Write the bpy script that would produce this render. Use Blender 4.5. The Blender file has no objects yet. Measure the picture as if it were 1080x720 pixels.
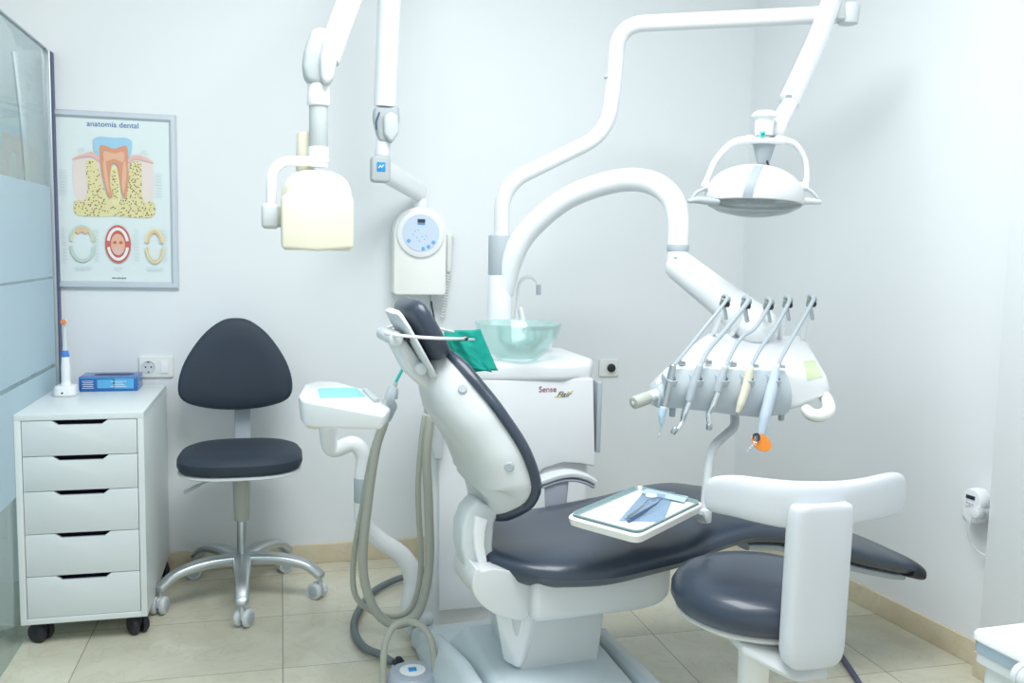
import bpy, bmesh, math, random
from mathutils import Vector, Matrix, noise
from math import sin, cos, pi, radians, sqrt
random.seed(7)
SC = bpy.context.scene
COL = SC.collection
V = Vector

# ------------------------------------------------------------------ camera
CAM_H, FPX = 1.22, 953.0
yaw, pitch, roll = radians(14.4), radians(5.8), radians(1.2)
CF = V((sin(yaw)*cos(pitch), cos(yaw)*cos(pitch), -sin(pitch)))
r0 = V((cos(yaw), -sin(yaw), 0)); u0 = r0.cross(CF)
CR = r0*cos(roll) + u0*sin(roll)
CU = -r0*sin(roll) + u0*cos(roll)
CC = V((0, 0, CAM_H))
cd = bpy.data.cameras.new('camera'); cam = bpy.data.objects.new('camera', cd); COL.objects.link(cam)
cd.sensor_width = 36; cd.lens = 36*FPX/1080; cd.clip_start = .05
cam.matrix_world = Matrix(((CR.x, CU.x, -CF.x, CC.x), (CR.y, CU.y, -CF.y, CC.y), (CR.z, CU.z, -CF.z, CC.z), (0, 0, 0, 1)))
SC.camera = cam

# survey helpers: where a sight line of the photograph meets a real plane of the room
def ray(x, y): return CF + CR*((x-540)/FPX) + CU*((360-y)/FPX)
def atY(x, y, Y): d = ray(x, y); return CC + d*(Y/d.y)
def atZ(x, y, Z): d = ray(x, y); return CC + d*((Z-CAM_H)/d.z)
def atX(x, y, X): d = ray(x, y); return CC + d*(X/d.x)

# ------------------------------------------------------------------ materials
def mat(name, col, rough=.4, metal=0., coat=0., spec=.5, bump=None, emit=None, trans=0., vary=0., ior=1.45, alpha=1.):
    m = bpy.data.materials.new(name); m.use_nodes = True
    nt = m.node_tree; b = nt.nodes['Principled BSDF']
    b.inputs['Base Color'].default_value = (*col, 1)
    b.inputs['Roughness'].default_value = rough
    b.inputs['Metallic'].default_value = metal
    b.inputs['Coat Weight'].default_value = coat
    b.inputs['Specular IOR Level'].default_value = spec
    b.inputs['Transmission Weight'].default_value = trans
    b.inputs['IOR'].default_value = ior
    b.inputs['Alpha'].default_value = alpha
    if emit:
        b.inputs['Emission Color'].default_value = (*emit[0], 1); b.inputs['Emission Strength'].default_value = emit[1]
    tc = nt.nodes.new('ShaderNodeTexCoord')
    if vary:
        n = nt.nodes.new('ShaderNodeTexNoise'); n.inputs['Scale'].default_value = 6; n.inputs['Detail'].default_value = 4
        nt.links.new(tc.outputs['Object'], n.inputs['Vector'])
        mx = nt.nodes.new('ShaderNodeMix'); mx.data_type = 'RGBA'
        mx.inputs[6].default_value = (*[c*(1-vary) for c in col], 1); mx.inputs[7].default_value = (*[min(1, c*(1+vary)) for c in col], 1)
        nt.links.new(n.outputs['Fac'], mx.inputs[0]); nt.links.new(mx.outputs[2], b.inputs['Base Color'])
    if bump:
        n = nt.nodes.new('ShaderNodeTexNoise'); n.inputs['Scale'].default_value = bump[0]; n.inputs['Detail'].default_value = 3
        nt.links.new(tc.outputs['Object'], n.inputs['Vector'])
        bp = nt.nodes.new('ShaderNodeBump'); bp.inputs['Strength'].default_value = bump[1]; bp.inputs['Distance'].default_value = bump[2]
        nt.links.new(n.outputs['Fac'], bp.inputs['Height']); nt.links.new(bp.outputs['Normal'], b.inputs['Normal'])
    return m

WHITE = mat('white_plastic', (.86, .89, .91), .3, coat=.3, bump=(300, .03, .001))
CREAM = mat('cream_plastic', (.78, .755, .61), .35, coat=.2, vary=.02)
IVORY = mat('ivory_plastic', (.88, .89, .85), .35, coat=.2, vary=.01)
GREYP = mat('grey_plastic', (.44, .50, .54), .4, vary=.02)
LGREY = mat('light_grey_plastic', (.64, .69, .71), .4, vary=.02)
LILACD = mat('dark_lilac_rubber', (.09, .09, .17), .4, vary=.03)
LILAC = mat('lilac_grey_plastic', (.42, .45, .53), .4, vary=.02)
SHELL = mat('shell_plastic', (.66, .70, .705), .35, coat=.2, vary=.015)
TAUPE = mat('taupe_plastic', (.46, .49, .44), .5, vary=.03)
HOSE = mat('hose_rubber', (.42, .44, .38), .5, vary=.04)
DHOSE = mat('dark_hose_rubber', (.17, .20, .21), .5, vary=.05)
NAVY = mat('navy_vinyl', (.030, .045, .072), .38, coat=.25, spec=.6, bump=(260, .12, .001))
NAVYS = mat('navy_fabric', (.028, .042, .064), .6, bump=(400, .2, .001))
BLACK = mat('black_rubber', (.02, .022, .03), .45, vary=.1)
CHROME = mat('chrome', (.75, .78, .80), .16, metal=1., vary=.02)
STEEL = mat('brushed_steel', (.5, .54, .56), .32, metal=1., vary=.05)
ALU = mat('polished_aluminium', (.56, .6, .62), .3, metal=.9, vary=.05)
LAM = mat('white_laminate', (.74, .80, .80), .35, vary=.01)
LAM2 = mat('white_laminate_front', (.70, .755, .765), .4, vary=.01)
RECESS_SHADE = mat('drawer_recess_shade', (.02, .02, .06), .8, vary=.1)
TEAL = mat('teal_paper', (.0, .34, .27), .6, bump=(60, .4, .004), vary=.1)
TEALD = mat('teal_screen', (.22, .68, .66), .3, vary=.05)
ORANGE = mat('orange_acrylic', (.95, .28, .01), .25, coat=.4, vary=.02)
ORBR = mat('orange_bristles', (.9, .27, .10), .5, bump=(900, .6, .002))
BLUEP = mat('blue_plastic', (.08, .25, .72), .35, vary=.03)
BLUEL = mat('blue_emblem', (.02, .28, .66), .4, vary=.02)
TEALE = mat('teal_emblem', (.0, .32, .38), .4, vary=.02)
PALEB = mat('pale_blue_panel', (.50, .66, .80), .35, vary=.03)
DISP = mat('dark_display', (.02, .03, .06), .15, coat=.5, vary=.1)
GREENL = mat('pale_green_label', (.60, .70, .45), .4, vary=.03)
PAPER = mat('white_paper', (.86, .89, .91), .7, bump=(30, .2, .002))
MAROON = mat('maroon_print', (.28, .02, .09), .5, vary=.02)
YELP = mat('yellow_print', (.80, .80, .42), .5, vary=.1)
INK = mat('dark_print', (.08, .1, .2), .5, vary=.02)
PAINT = mat('wall_paint', (.80, .838, .855), .75, bump=(90, .08, .002), vary=.006)
CEILM = mat('ceiling_paint', (.85, .87, .88), .8, bump=(90, .05, .002))
AIRGREY = mat('socket_plastic', (.80, .83, .80), .35, vary=.01)
RAILM = mat('trolley_rail', (.40, .52, .62), .3, metal=.4, vary=.03)

def glassmat(name, tint, gl=.08, milk=0., milkcol=(.8, .9, .95), rough=.02):
    m = bpy.data.materials.new(name); m.use_nodes = True; nt = m.node_tree; nt.nodes.clear()
    out = nt.nodes.new('ShaderNodeOutputMaterial')
    tr = nt.nodes.new('ShaderNodeBsdfTransparent'); tr.inputs[0].default_value = (*tint, 1)
    go = nt.nodes.new('ShaderNodeBsdfGlossy'); go.inputs['Roughness'].default_value = rough
    fr = nt.nodes.new('ShaderNodeFresnel'); fr.inputs[0].default_value = 1.5
    mth = nt.nodes.new('ShaderNodeMath'); mth.operation = 'ADD'; mth.inputs[1].default_value = gl; mth.use_clamp = True
    nt.links.new(fr.outputs[0], mth.inputs[0])
    a = tr
    if milk:
        df = nt.nodes.new('ShaderNodeBsdfDiffuse'); df.inputs[0].default_value = (*milkcol, 1)
        tl = nt.nodes.new('ShaderNodeBsdfTranslucent'); tl.inputs[0].default_value = (*milkcol, 1)
        m0 = nt.nodes.new('ShaderNodeMixShader'); m0.inputs[0].default_value = .5
        nt.links.new(df.outputs[0], m0.inputs[1]); nt.links.new(tl.outputs[0], m0.inputs[2])
        m1 = nt.nodes.new('ShaderNodeMixShader'); m1.inputs[0].default_value = milk
        nt.links.new(tr.outputs[0], m1.inputs[1]); nt.links.new(m0.outputs[0], m1.inputs[2]); a = m1
    m2 = nt.nodes.new('ShaderNodeMixShader')
    mf = nt.nodes.new('ShaderNodeMath'); mf.operation = 'MULTIPLY'; mf.inputs[1].default_value = .45; nt.links.new(mth.outputs[0], mf.inputs[0]); nt.links.new(mf.outputs[0], m2.inputs[0]); nt.links.new(a.outputs[0], m2.inputs[1]); nt.links.new(go.outputs[0], m2.inputs[2])
    nt.links.new(m2.outputs[0], out.inputs[0])
    return m
GLASS = glassmat('partition_glass', (.90, .965, .97), .03)
FILM = glassmat('frosted_film', (.86, .94, .98), .0, .80, (.78, .92, 1.), .3)
BOWL = glassmat('teal_glass', (.92, .99, .98), .04, .20, (.74, .96, .93))
CLEAR = glassmat('clear_plastic', (.95, .97, .98), .05, .15)
POUCH = glassmat('pouch_film', (.74, .85, .94), .12, .30, (.66, .78, .90), .12)

def floor_mat(name, tx, ty, x0, y0, c1, c2, grout=True):
    m = bpy.data.materials.new(name); m.use_nodes = True; nt = m.node_tree; N = nt.nodes; L = nt.links
    b = N['Principled BSDF']; b.inputs['Roughness'].default_value = .22; b.inputs['Coat Weight'].default_value = .2
    g = N.new('ShaderNodeNewGeometry'); s = N.new('ShaderNodeSeparateXYZ'); L.new(g.outputs['Position'], s.inputs[0])
    def M(op, a, b_=None, clamp=False):
        n = N.new('ShaderNodeMath'); n.operation = op; n.use_clamp = clamp
        for i, q in enumerate((a, b_)):
            if q is None: continue
            if isinstance(q, (int, float)): n.inputs[i].default_value = q
            else: L.new(q, n.inputs[i])
        return n.outputs[0]
    u = M('DIVIDE', M('SUBTRACT', s.outputs[0], x0), tx); v = M('DIVIDE', M('SUBTRACT', s.outputs[1], y0), ty)
    iu, iv = M('FLOOR', u), M('FLOOR', v)
    def edge(t, w, size):
        fr = M('FRACT', t); d = M('MINIMUM', fr, M('SUBTRACT', 1., fr)); return M('LESS_THAN', M('MULTIPLY', d, size), w)
    gr = M('MAXIMUM', edge(u, .0016, tx), edge(v, .0013, ty))
    cmb = N.new('ShaderNodeCombineXYZ'); L.new(iu, cmb.inputs[0]); L.new(iv, cmb.inputs[1])
    wn = N.new('ShaderNodeTexWhiteNoise'); wn.noise_dimensions = '3D'; L.new(cmb.outputs[0], wn.inputs['Vector'])
    off = N.new('ShaderNodeVectorMath'); off.operation = 'MULTIPLY_ADD'; L.new(wn.outputs['Color'], off.inputs[0]); off.inputs[1].default_value = (9, 9, 9); L.new(g.outputs['Position'], off.inputs[2])
    n1 = N.new('ShaderNodeTexNoise'); n1.inputs['Scale'].default_value = 3.2; n1.inputs['Detail'].default_value = 8; n1.inputs['Roughness'].default_value = .6; n1.inputs['Distortion'].default_value = .8
    L.new(off.outputs[0], n1.inputs['Vector'])
    n2 = N.new('ShaderNodeTexNoise'); n2.inputs['Scale'].default_value = 7; n2.inputs['Detail'].default_value = 6; n2.inputs['Distortion'].default_value = 1.6
    L.new(off.outputs[0], n2.inputs['Vector'])
    cr = N.new('ShaderNodeValToRGB'); cr.color_ramp.elements[0].position = .3; cr.color_ramp.elements[1].position = .72
    cr.color_ramp.elements[0].color = (*c1, 1); cr.color_ramp.elements[1].color = (*c2, 1); L.new(n1.outputs['Fac'], cr.inputs[0])
    vein = M('SUBTRACT', 1., M('MULTIPLY', M('ABSOLUTE', M('SUBTRACT', n2.outputs['Fac'], .5)), 38.), True)
    mx = N.new('ShaderNodeMix'); mx.data_type = 'RGBA'; L.new(M('MULTIPLY', vein, .16), mx.inputs[0]); L.new(cr.outputs[0], mx.inputs[6]); mx.inputs[7].default_value = (.36, .31, .19, 1)
    br = N.new('ShaderNodeHueSaturation'); L.new(M('ADD', M('MULTIPLY', wn.outputs['Value'], .16), .92), br.inputs['Value']); L.new(mx.outputs[2], br.inputs['Color'])
    if grout:
        mg = N.new('ShaderNodeMix'); mg.data_type = 'RGBA'; L.new(M('MULTIPLY', gr, .75), mg.inputs[0]); L.new(br.outputs[0], mg.inputs[6]); mg.inputs[7].default_value = (.17, .18, .15, 1)
        L.new(mg.outputs[2], b.inputs['Base Color'])
    else: L.new(br.outputs[0], b.inputs['Base Color'])
    return m
FLOOR = floor_mat('marble_floor_tiles', .577, .385, 0., 2.975, (.56, .535, .41), (.71, .70, .575))
SKIRT = floor_mat('marble_skirting', .577, 9., 0., 0., (.62, .53, .37), (.75, .69, .52), False)

# ------------------------------------------------------------------ mesh helpers
def new(): return bmesh.new()
ID = Matrix.Identity(4)
def frame(o, x, y, z): 
    return Matrix(((x[0], y[0], z[0], o[0]), (x[1], y[1], z[1], o[1]), (x[2], y[2], z[2], o[2]), (0, 0, 0, 1)))
def zframe(o, z, hint=(0, 0, 1)):
    z = V(z).normalized(); h = V(hint)
    if abs(z.dot(h.normalized())) > .98: h = V((1, 0, 0))
    x = h.cross(z).normalized(); y = z.cross(x); return frame(V(o), x, y, z)
def bev(bm, geomfaces_edges, w, seg=3, ang=25):
    es = [e for e in geomfaces_edges if e.is_valid and len(e.link_faces) == 2 and e.calc_face_angle(0) > radians(ang)]
    if es and w > 0: bmesh.ops.bevel(bm, geom=es, offset=w, segments=seg, profile=.5, affect='EDGES', clamp_overlap=True)
def merge(bm, t, M=None):
    if M is not None: bmesh.ops.transform(t, matrix=M, verts=t.verts)
    me = bpy.data.meshes.new('tmp'); t.to_mesh(me); t.free(); bm.from_mesh(me); bpy.data.meshes.remove(me)
def box(bm, c, s, b=0., M=None, seg=3):
    t = bmesh.new(); bmesh.ops.create_cube(t, size=1)
    bmesh.ops.scale(t, vec=V(s), verts=t.verts); bmesh.ops.translate(t, vec=V(c), verts=t.verts)
    bev(t, t.edges[:], b, seg); merge(bm, t, M); return bm
def hull(bm, pts, b=0., M=None, seg=3):
    t = bmesh.new()
    for p in pts: t.verts.new(V(p))
    bmesh.ops.convex_hull(t, input=t.verts[:])
    bmesh.ops.delete(t, geom=[v for v in t.verts if not v.link_faces], context='VERTS')
    bmesh.ops.dissolve_limit(t, angle_limit=radians(3), verts=t.verts[:], edges=t.edges[:])
    bmesh.ops.recalc_face_normals(t, faces=t.faces[:])
    bev(t, t.edges[:], b, seg, 12); merge(bm, t, M); return bm
def prism(bm, out, z0, z1, b=0., M=None, seg=3, ang=25, topscale=None):
    t = bmesh.new(); vs = [t.verts.new((x, y, z0)) for x, y in out]; f = t.faces.new(vs)
    r = bmesh.ops.extrude_face_region(t, geom=[f]); nv = [g for g in r['geom'] if isinstance(g, bmesh.types.BMVert)]
    bmesh.ops.translate(t, vec=(0, 0, z1-z0), verts=nv)
    if topscale:
        cx = sum(v.co.x for v in nv)/len(nv); cy = sum(v.co.y for v in nv)/len(nv)
        for v in nv: v.co.x = cx+(v.co.x-cx)*topscale; v.co.y = cy+(v.co.y-cy)*topscale
    bmesh.ops.recalc_face_normals(t, faces=t.faces[:]); bev(t, t.edges[:], b, seg, ang); merge(bm, t, M); return bm
def lathe(bm, prof, M=None, seg=40, sx=1., sy=1.):
    t = bmesh.new(); rings = []
    for r, z in prof:
        if r < 1e-6: rings.append([t.verts.new((0, 0, z))])
        else: rings.append([t.verts.new((r*sx*cos(2*pi*i/seg), r*sy*sin(2*pi*i/seg), z)) for i in range(seg)])
    for a, b in zip(rings, rings[1:]):
        for i in range(seg):
            j = (i+1) % seg
            if len(a) == 1 and len(b) == 1: continue
            if len(a) == 1: t.faces.new((a[0], b[i], b[j]))
            elif len(b) == 1: t.faces.new((a[i], a[j], b[0]))
            else: t.faces.new((a[i], a[j], b[j], b[i]))
    for rg in (rings[0], rings[-1]):
        if len(rg) > 1: t.faces.new(rg)
    bmesh.ops.recalc_face_normals(t, faces=t.faces[:]); merge(bm, t, M); return bm
def cyl(bm, p0, p1, r0, r1=None, b=.002, seg=28):
    p0, p1 = V(p0), V(p1); r1 = r0 if r1 is None else r1; L = (p1-p0).length; b = min(b, L*.4, r0*.6, r1*.6)
    k = .3
    prof = [(0, 0), (r0-b, 0), (r0-b*k, b*k), (r0, b), (r1, L-b), (r1-b*k, L-b*k), (r1-b, L), (0, L)]
    return lathe(bm, prof, zframe(p0, p1-p0), seg)
def ball(bm, c, r, s=(1, 1, 1), seg=24):
    t = bmesh.new(); bmesh.ops.create_uvsphere(t, u_segments=seg, v_segments=seg//2, radius=r)
    bmesh.ops.scale(t, vec=V(s), verts=t.verts); bmesh.ops.translate(t, vec=V(c), verts=t.verts); merge(bm, t); return bm
def catmull(P, n):
    P = [V(p) for p in P]
    if len(P) < 3: return [P[0].lerp(P[-1], i/n) for i in range(n+1)]
    Q = [P[0]*2-P[1]] + P + [P[-1]*2-P[-2]]; out = []
    for i in range(1, len(Q)-2):
        a, b, c, d = Q[i-1:i+3]
        for k in range(n):
            t = k/n
            out.append(.5*((2*b)+(c-a)*t+(2*a-5*b+4*c-d)*t*t+(3*b-a-3*c+d)*t**3))
    out.append(Q[-2]); return out
def fillet(P, r, n=8):
    """polyline with rounded corners"""
    P = [V(p) for p in P]; out = [P[0]]
    for i in range(1, len(P)-1):
        a, b, c = P[i-1:i+2]; rr = r[i-1] if isinstance(r, (list, tuple)) else r
        d1 = (a-b); d2 = (c-b); rr = min(rr, d1.length*.49, d2.length*.49)
        s, e = b+d1.normalized()*rr, b+d2.normalized()*rr
        for k in range(n+1):
            t = k/n; out.append(s*(1-t)**2+b*2*t*(1-t)+e*t*t)
    out.append(P[-1]); return out
def sweep(bm, pts, rad, seg=16, n=8, mode='cat', sect=None, round_ends=True, up=None, fr=.05):
    """rad: number or list per control point (interpolated by arclength)"""
    ctl = [V(p) for p in pts]
    P = catmull(ctl, n) if mode == 'cat' else (fillet(ctl, fr, n) if mode == 'fil' else ctl)
    L = [0]
    for a, b in zip(P, P[1:]): L.append(L[-1]+(b-a).length)
    if isinstance(rad, (list, tuple)):
        if mode == 'cat' and len(ctl) > 2: knots = [L[min(i*n, len(L)-1)] for i in range(len(ctl))]
        else: knots = [L[-1]*i/(len(rad)-1) for i in range(len(rad))]
        def R(l):
            for i in range(len(knots)-1):
                if l <= knots[i+1]+1e-9:
                    d = knots[i+1]-knots[i]; t = 0 if d < 1e-9 else (l-knots[i])/d; return rad[i]+(rad[i+1]-rad[i])*t
            return rad[-1]
    else: R = lambda l: rad
    T = []
    for i in range(len(P)):
        a = P[max(i-1, 0)]; b = P[min(i+1, len(P)-1)]; T.append((b-a).normalized())
    x = V(up) if up else (V((0, 0, 1)) if abs(T[0].z) < .9 else V((1, 0, 0)))
    x = (x - T[0]*x.dot(T[0])).normalized()
    sect = sect or [(cos(2*pi*i/seg), sin(2*pi*i/seg)) for i in range(seg)]
    seg = len(sect); t = bmesh.new(); rings = []
    def ring(c, x, y, r): rings.append([t.verts.new(c + x*(r*u) + y*(r*v)) for u, v in sect])
    for i, p in enumerate(P):
        if up: x = V(up)
        x = (x - T[i]*x.dot(T[i])).normalized(); y = T[i].cross(x); r = R(L[i])
        if i == 0 and round_ends:
            for a in (75, 50, 25): ring(p - T[i]*(r*sin(radians(a))*.8), x, y, r*cos(radians(a)))
        ring(p, x, y, r)
        if i == len(P)-1 and round_ends:
            for a in (25, 50, 75): ring(p + T[i]*(r*sin(radians(a))*.8), x, y, r*cos(radians(a)))
    for a, b in zip(rings, rings[1:]):
        for i in range(seg): t.faces.new((a[i], a[(i+1) % seg], b[(i+1) % seg], b[i]))
    t.faces.new(rings[0]); t.faces.new(rings[-1])
    bmesh.ops.recalc_face_normals(t, faces=t.faces[:]); merge(bm, t); return bm
def sq(w, h, n=32, e=4.):
    out = []
    for i in range(n):
        a = 2*pi*i/n; c, s = cos(a), sin(a)
        out.append((w*math.copysign(abs(c)**(2/e), c), h*math.copysign(abs(s)**(2/e), s)))
    return out
def loft(bm, rings, close=True):
    t = bmesh.new(); R = [[t.verts.new(V(p)) for p in r] for r in rings]; n = len(R[0])
    for a, b in zip(R, R[1:]):
        for i in range(n): t.faces.new((a[i], a[(i+1) % n], b[(i+1) % n], b[i]))
    if close:
        t.faces.new(R[0]); t.faces.new(R[-1])
    bmesh.ops.recalc_face_normals(t, faces=t.faces[:]); merge(bm, t); return bm
def rrect(w, h, r, n=6, cx=0., cy=0.):
    out = []
    for sx, sy, a0 in ((1, 1, 0), (-1, 1, 90), (-1, -1, 180), (1, -1, 270)):
        for k in range(n+1):
            a = radians(a0+90*k/n); out.append((cx+sx*(w/2-r)+r*cos(a), cy+sy*(h/2-r)+r*sin(a)))
    return out
def ellipse(cx, cy, rx, ry, n=36): return [(cx+rx*cos(2*pi*i/n), cy+ry*sin(2*pi*i/n)) for i in range(n)]

def mk(name, bms, parent=None, sharp=32, smooth=True, subsurf=0):
    """one mesh object from a bmesh or a list of (bmesh, material); built in world space, kept relative to its root"""
    if not isinstance(bms, list): raise ValueError
    me = bpy.data.meshes.new(name); o = bpy.data.objects.new(name, me)
    tot = bmesh.new()
    for k, (b, m) in enumerate(bms):
        me.materials.append(m)
        for f in b.faces: f.material_index = k
        tmp = bpy.data.meshes.new('t'); b.to_mesh(tmp); b.free(); tot.from_mesh(tmp); bpy.data.meshes.remove(tmp)
    root = parent
    while root is not None and root.parent is not None: root = root.parent
    if root is not None: bmesh.ops.transform(tot, matrix=root['_m'] and Matrix(MW[root.name]).inverted(), verts=tot.verts)
    else:
        c = V((0, 0, 0)); n = len(tot.verts)
        lo = V([min(v.co[i] for v in tot.verts) for i in range(3)]); hi = V([max(v.co[i] for v in tot.verts) for i in range(3)])
        c = V(((lo.x+hi.x)/2, (lo.y+hi.y)/2, lo.z)); bmesh.ops.translate(tot, vec=-c, verts=tot.verts); o.location = c
        MW[name] = Matrix.Translation(c)
    tot.to_mesh(me); tot.free()
    if smooth:
        for p in me.polygons: p.use_smooth = True
        me.set_sharp_from_angle(angle=radians(sharp))
    if subsurf:
        s = o.modifiers.new('subdivision', 'SUBSURF'); s.levels = s.render_levels = subsurf
    COL.objects.link(o)
    if parent is not None: o.parent = parent
    else: o['_m'] = 1; MW[o.name] = Matrix.Translation(o.location)
    return o
MW = {}
from mathutils.bvhtree import BVHTree
def surf(o, px, py):
    M = MW.get(o.name) if o.parent is None else MW[o.parent.name if o.parent.parent is None else o.parent.parent.name]; Mi = M.inverted()
    t = BVHTree.FromPolygons([v.co.copy() for v in o.data.vertices], [tuple(p.vertices) for p in o.data.polygons])
    d = (Mi.to_3x3() @ ray(px, py)).normalized(); h = t.ray_cast(Mi @ CC, d); return M @ h[0], (M.to_3x3() @ h[1]).normalized()
def decal(name, o, rows, m, h=.0012):
    """thin raised patch lying on the surface of part o"""
    b = new(); T_, B_ = [], []
    for r in rows:
        a, c_ = [], []
        for px, py in r:
            p, n = surf(o, px, py); a.append(b.verts.new(p+n*h)); c_.append(b.verts.new(p-n*h))
        T_.append(a); B_.append(c_)
    R, C_ = len(rows), len(rows[0])
    for i in range(R-1):
        for j in range(C_-1):
            b.faces.new((T_[i][j], T_[i+1][j], T_[i+1][j+1], T_[i][j+1])); b.faces.new((B_[i][j], B_[i][j+1], B_[i+1][j+1], B_[i+1][j]))
    for i in range(R-1):
        b.faces.new((T_[i][0], B_[i][0], B_[i+1][0], T_[i+1][0])); b.faces.new((T_[i][-1], T_[i+1][-1], B_[i+1][-1], B_[i][-1]))
    for j in range(C_-1):
        b.faces.new((T_[0][j], T_[0][j+1], B_[0][j+1], B_[0][j])); b.faces.new((T_[-1][j], B_[-1][j], B_[-1][j+1], T_[-1][j+1]))
    bmesh.ops.recalc_face_normals(b, faces=b.faces[:])
    return mk(name, [(b, m)], o if o.parent and o.parent.parent is None else o.parent)
def grid(q, nu, nv):
    (a, b_, c, d) = q; out = []
    for i in range(nv+1):
        v = i/nv; out.append([(((1-u)*((1-v)*a[0]+v*d[0])+u*((1-v)*b_[0]+v*c[0])), ((1-u)*((1-v)*a[1]+v*d[1])+u*((1-v)*b_[1]+v*c[1]))) for u in [k/nu for k in range(nu+1)]])
    return out
def thing(name, label, cat, loc=(0, 0, 0), rz=0., group=None):
    o = bpy.data.objects.new(name, None); COL.objects.link(o); o.empty_display_size = .1
    o.location = V(loc); o.rotation_euler = (0, 0, rz); MW[o.name] = Matrix.Translation(V(loc)) @ Matrix.Rotation(rz, 4, 'Z')
    o['label'] = label; o['category'] = cat; o['_m'] = 1
    if group: o['group'] = group
    return o
def tag(o, label, cat, group=None):
    o['label'] = label; o['category'] = cat
    if group: o['group'] = group
    return o
def struct(name, bms, **k): o = mk(name, bms, **k); o['kind'] = 'structure'; return o
def textbm(s, size, M, depth=.0004, shear=0., bold=0.):
    cu = bpy.data.curves.new('t', 'FONT'); cu.body = s; cu.size = size; cu.extrude = depth; cu.align_x = 'CENTER'; cu.align_y = 'CENTER'; cu.shear = shear; cu.offset = bold
    cu.resolution_u = 3
    o = bpy.data.objects.new('t', cu); COL.objects.link(o); dg = bpy.context.evaluated_depsgraph_get()
    me = bpy.data.meshes.new_from_object(o.evaluated_get(dg)); b = bmesh.new(); b.from_mesh(me)
    bmesh.ops.transform(b, matrix=M, verts=b.verts)
    bpy.data.objects.remove(o); bpy.data.curves.remove(cu); bpy.data.meshes.remove(me); return b
BACKF = lambda o: frame(V(o), V((1, 0, 0)), V((0, 0, 1)), V((0, -1, 0)))    # local x right, y up, z towards the room from the back wall

# ------------------------------------------------------------------ room
WY = 3.474; GX = -.763
RW0, RW1 = V((1.895, WY, 0)), V((2.04, 2.10, 0))          # right wall runs slightly outwards
rd = (RW1-RW0).normalized(); rn = V((rd.y, -rd.x, 0)); rn = rn if rn.x < 0 else -rn   # normal into the room
RWend = RW0 + rd*5.4
CZ = 2.75
b = new(); box(b, (.6, .9, -.05), (6.4, 6.0, .1)); struct('floor', [(b, FLOOR)])
b = new(); box(b, (.6, .9, CZ+.05), (6.4, 6.0, .1)); struct('ceiling', [(b, CEILM)])
b = new(); box(b, (-.15, WY+.06, CZ/2), (4.6, .12, CZ)); struct('wall_back', [(b, PAINT)])
def wallseg(p, q, t, z0, z1):
    b = new(); n = -rn; prism(b, [(p.x, p.y), (q.x, q.y), ((q+n*t).x, (q+n*t).y), ((p+n*t).x, (p+n*t).y)], z0, z1); return b
struct('wall_right', [(wallseg(RW0-rd*.05, RWend, .12, 0, CZ), PAINT)])
b = new(); box(b, (-2.3, .9, CZ/2), (.12, 5.2, CZ)); struct('wall_left', [(b, PAINT)])
# pillar standing out of the right wall
PX = 1.982
b = new(); box(b, (PX+.125, 1.25, CZ/2), (.25, 1.76, CZ), .003); struct('wall_pillar', [(b, PAINT)])
b = new(); box(b, (PX-.006, 1.25, .0375), (.012, 1.77, .075), .002); struct('baseboard_pillar', [(b, SKIRT)])
b = new(); box(b, ((GX+1.9)/2+.0, WY-.006, .0375), (1.9-GX-.0, .012, .075), .002); struct('baseboard_back', [(b, SKIRT)])
p, q = RW0+rd*.012, RW0 + rd*1.36
b = new(); prism(b, [(p.x, p.y), (q.x, q.y), ((q+rn*.012).x, (q+rn*.012).y), ((p+rn*.012).x, (p+rn*.012).y)], 0, .075, .002); struct('baseboard_right', [(b, SKIRT)])

# ------------------------------------------------------------------ glass partition
g = thing('glass_partition', 'frameless glass partition with frosted film at the left edge beside the drawer cabinet', 'glass partition', (GX, 2.5, 0))
GY0, GY1, GZ = .9, 3.43, 1.857
b = new(); box(b, (GX-.004, (GY0+GY1)/2, GZ/2+.004), (.008, GY1-GY0, GZ), .001); mk('glass_panel', [(b, GLASS)], g)
for z0, z1 in ((.462, .783), (.797, 1.088), (1.096, 1.40)):
    b = new(); box(b, (GX+.0012, (GY0+GY1)/2-.005, (z0+z1)/2), (.0008, GY1-GY0-.02, z1-z0)); mk('frosted_film', [(b, FILM)], g)
b = new(); box(b, (GX, 3.445, GZ/2), (.022, .05, GZ), .002); mk('edge_profile', [(b, STEEL)], g)
b = new(); box(b, (GX+.0125, 3.448, GZ/2), (.002, .04, GZ-.004), .0003); mk('dark_seal', [(b, INK)], g)
b = new(); box(b, (GX-.003, (GY0+3.42)/2, GZ+.003), (.012, 3.42-GY0, .006), .001); mk('top_edge', [(b, GREYP)], g)
for yy, zz in ((3.22, 1.70), (3.24, 1.735)):
    b = new(); lathe(b, [(0, 0), (.012, 0), (.012, .002), (0, .002)], zframe((GX-.009, yy, zz), (1, 0, 0))); mk('sticker', [(b, LGREY)], g)
# what hangs behind the glass
b = new(); box(b, (-1.05, WY-.003, 1.56), (.15, .006, .21), .001); o = mk('notice_sheet', [(b, GREENL)]); tag(o, 'small pale green sheet on the wall behind the glass partition', 'notice')

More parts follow.
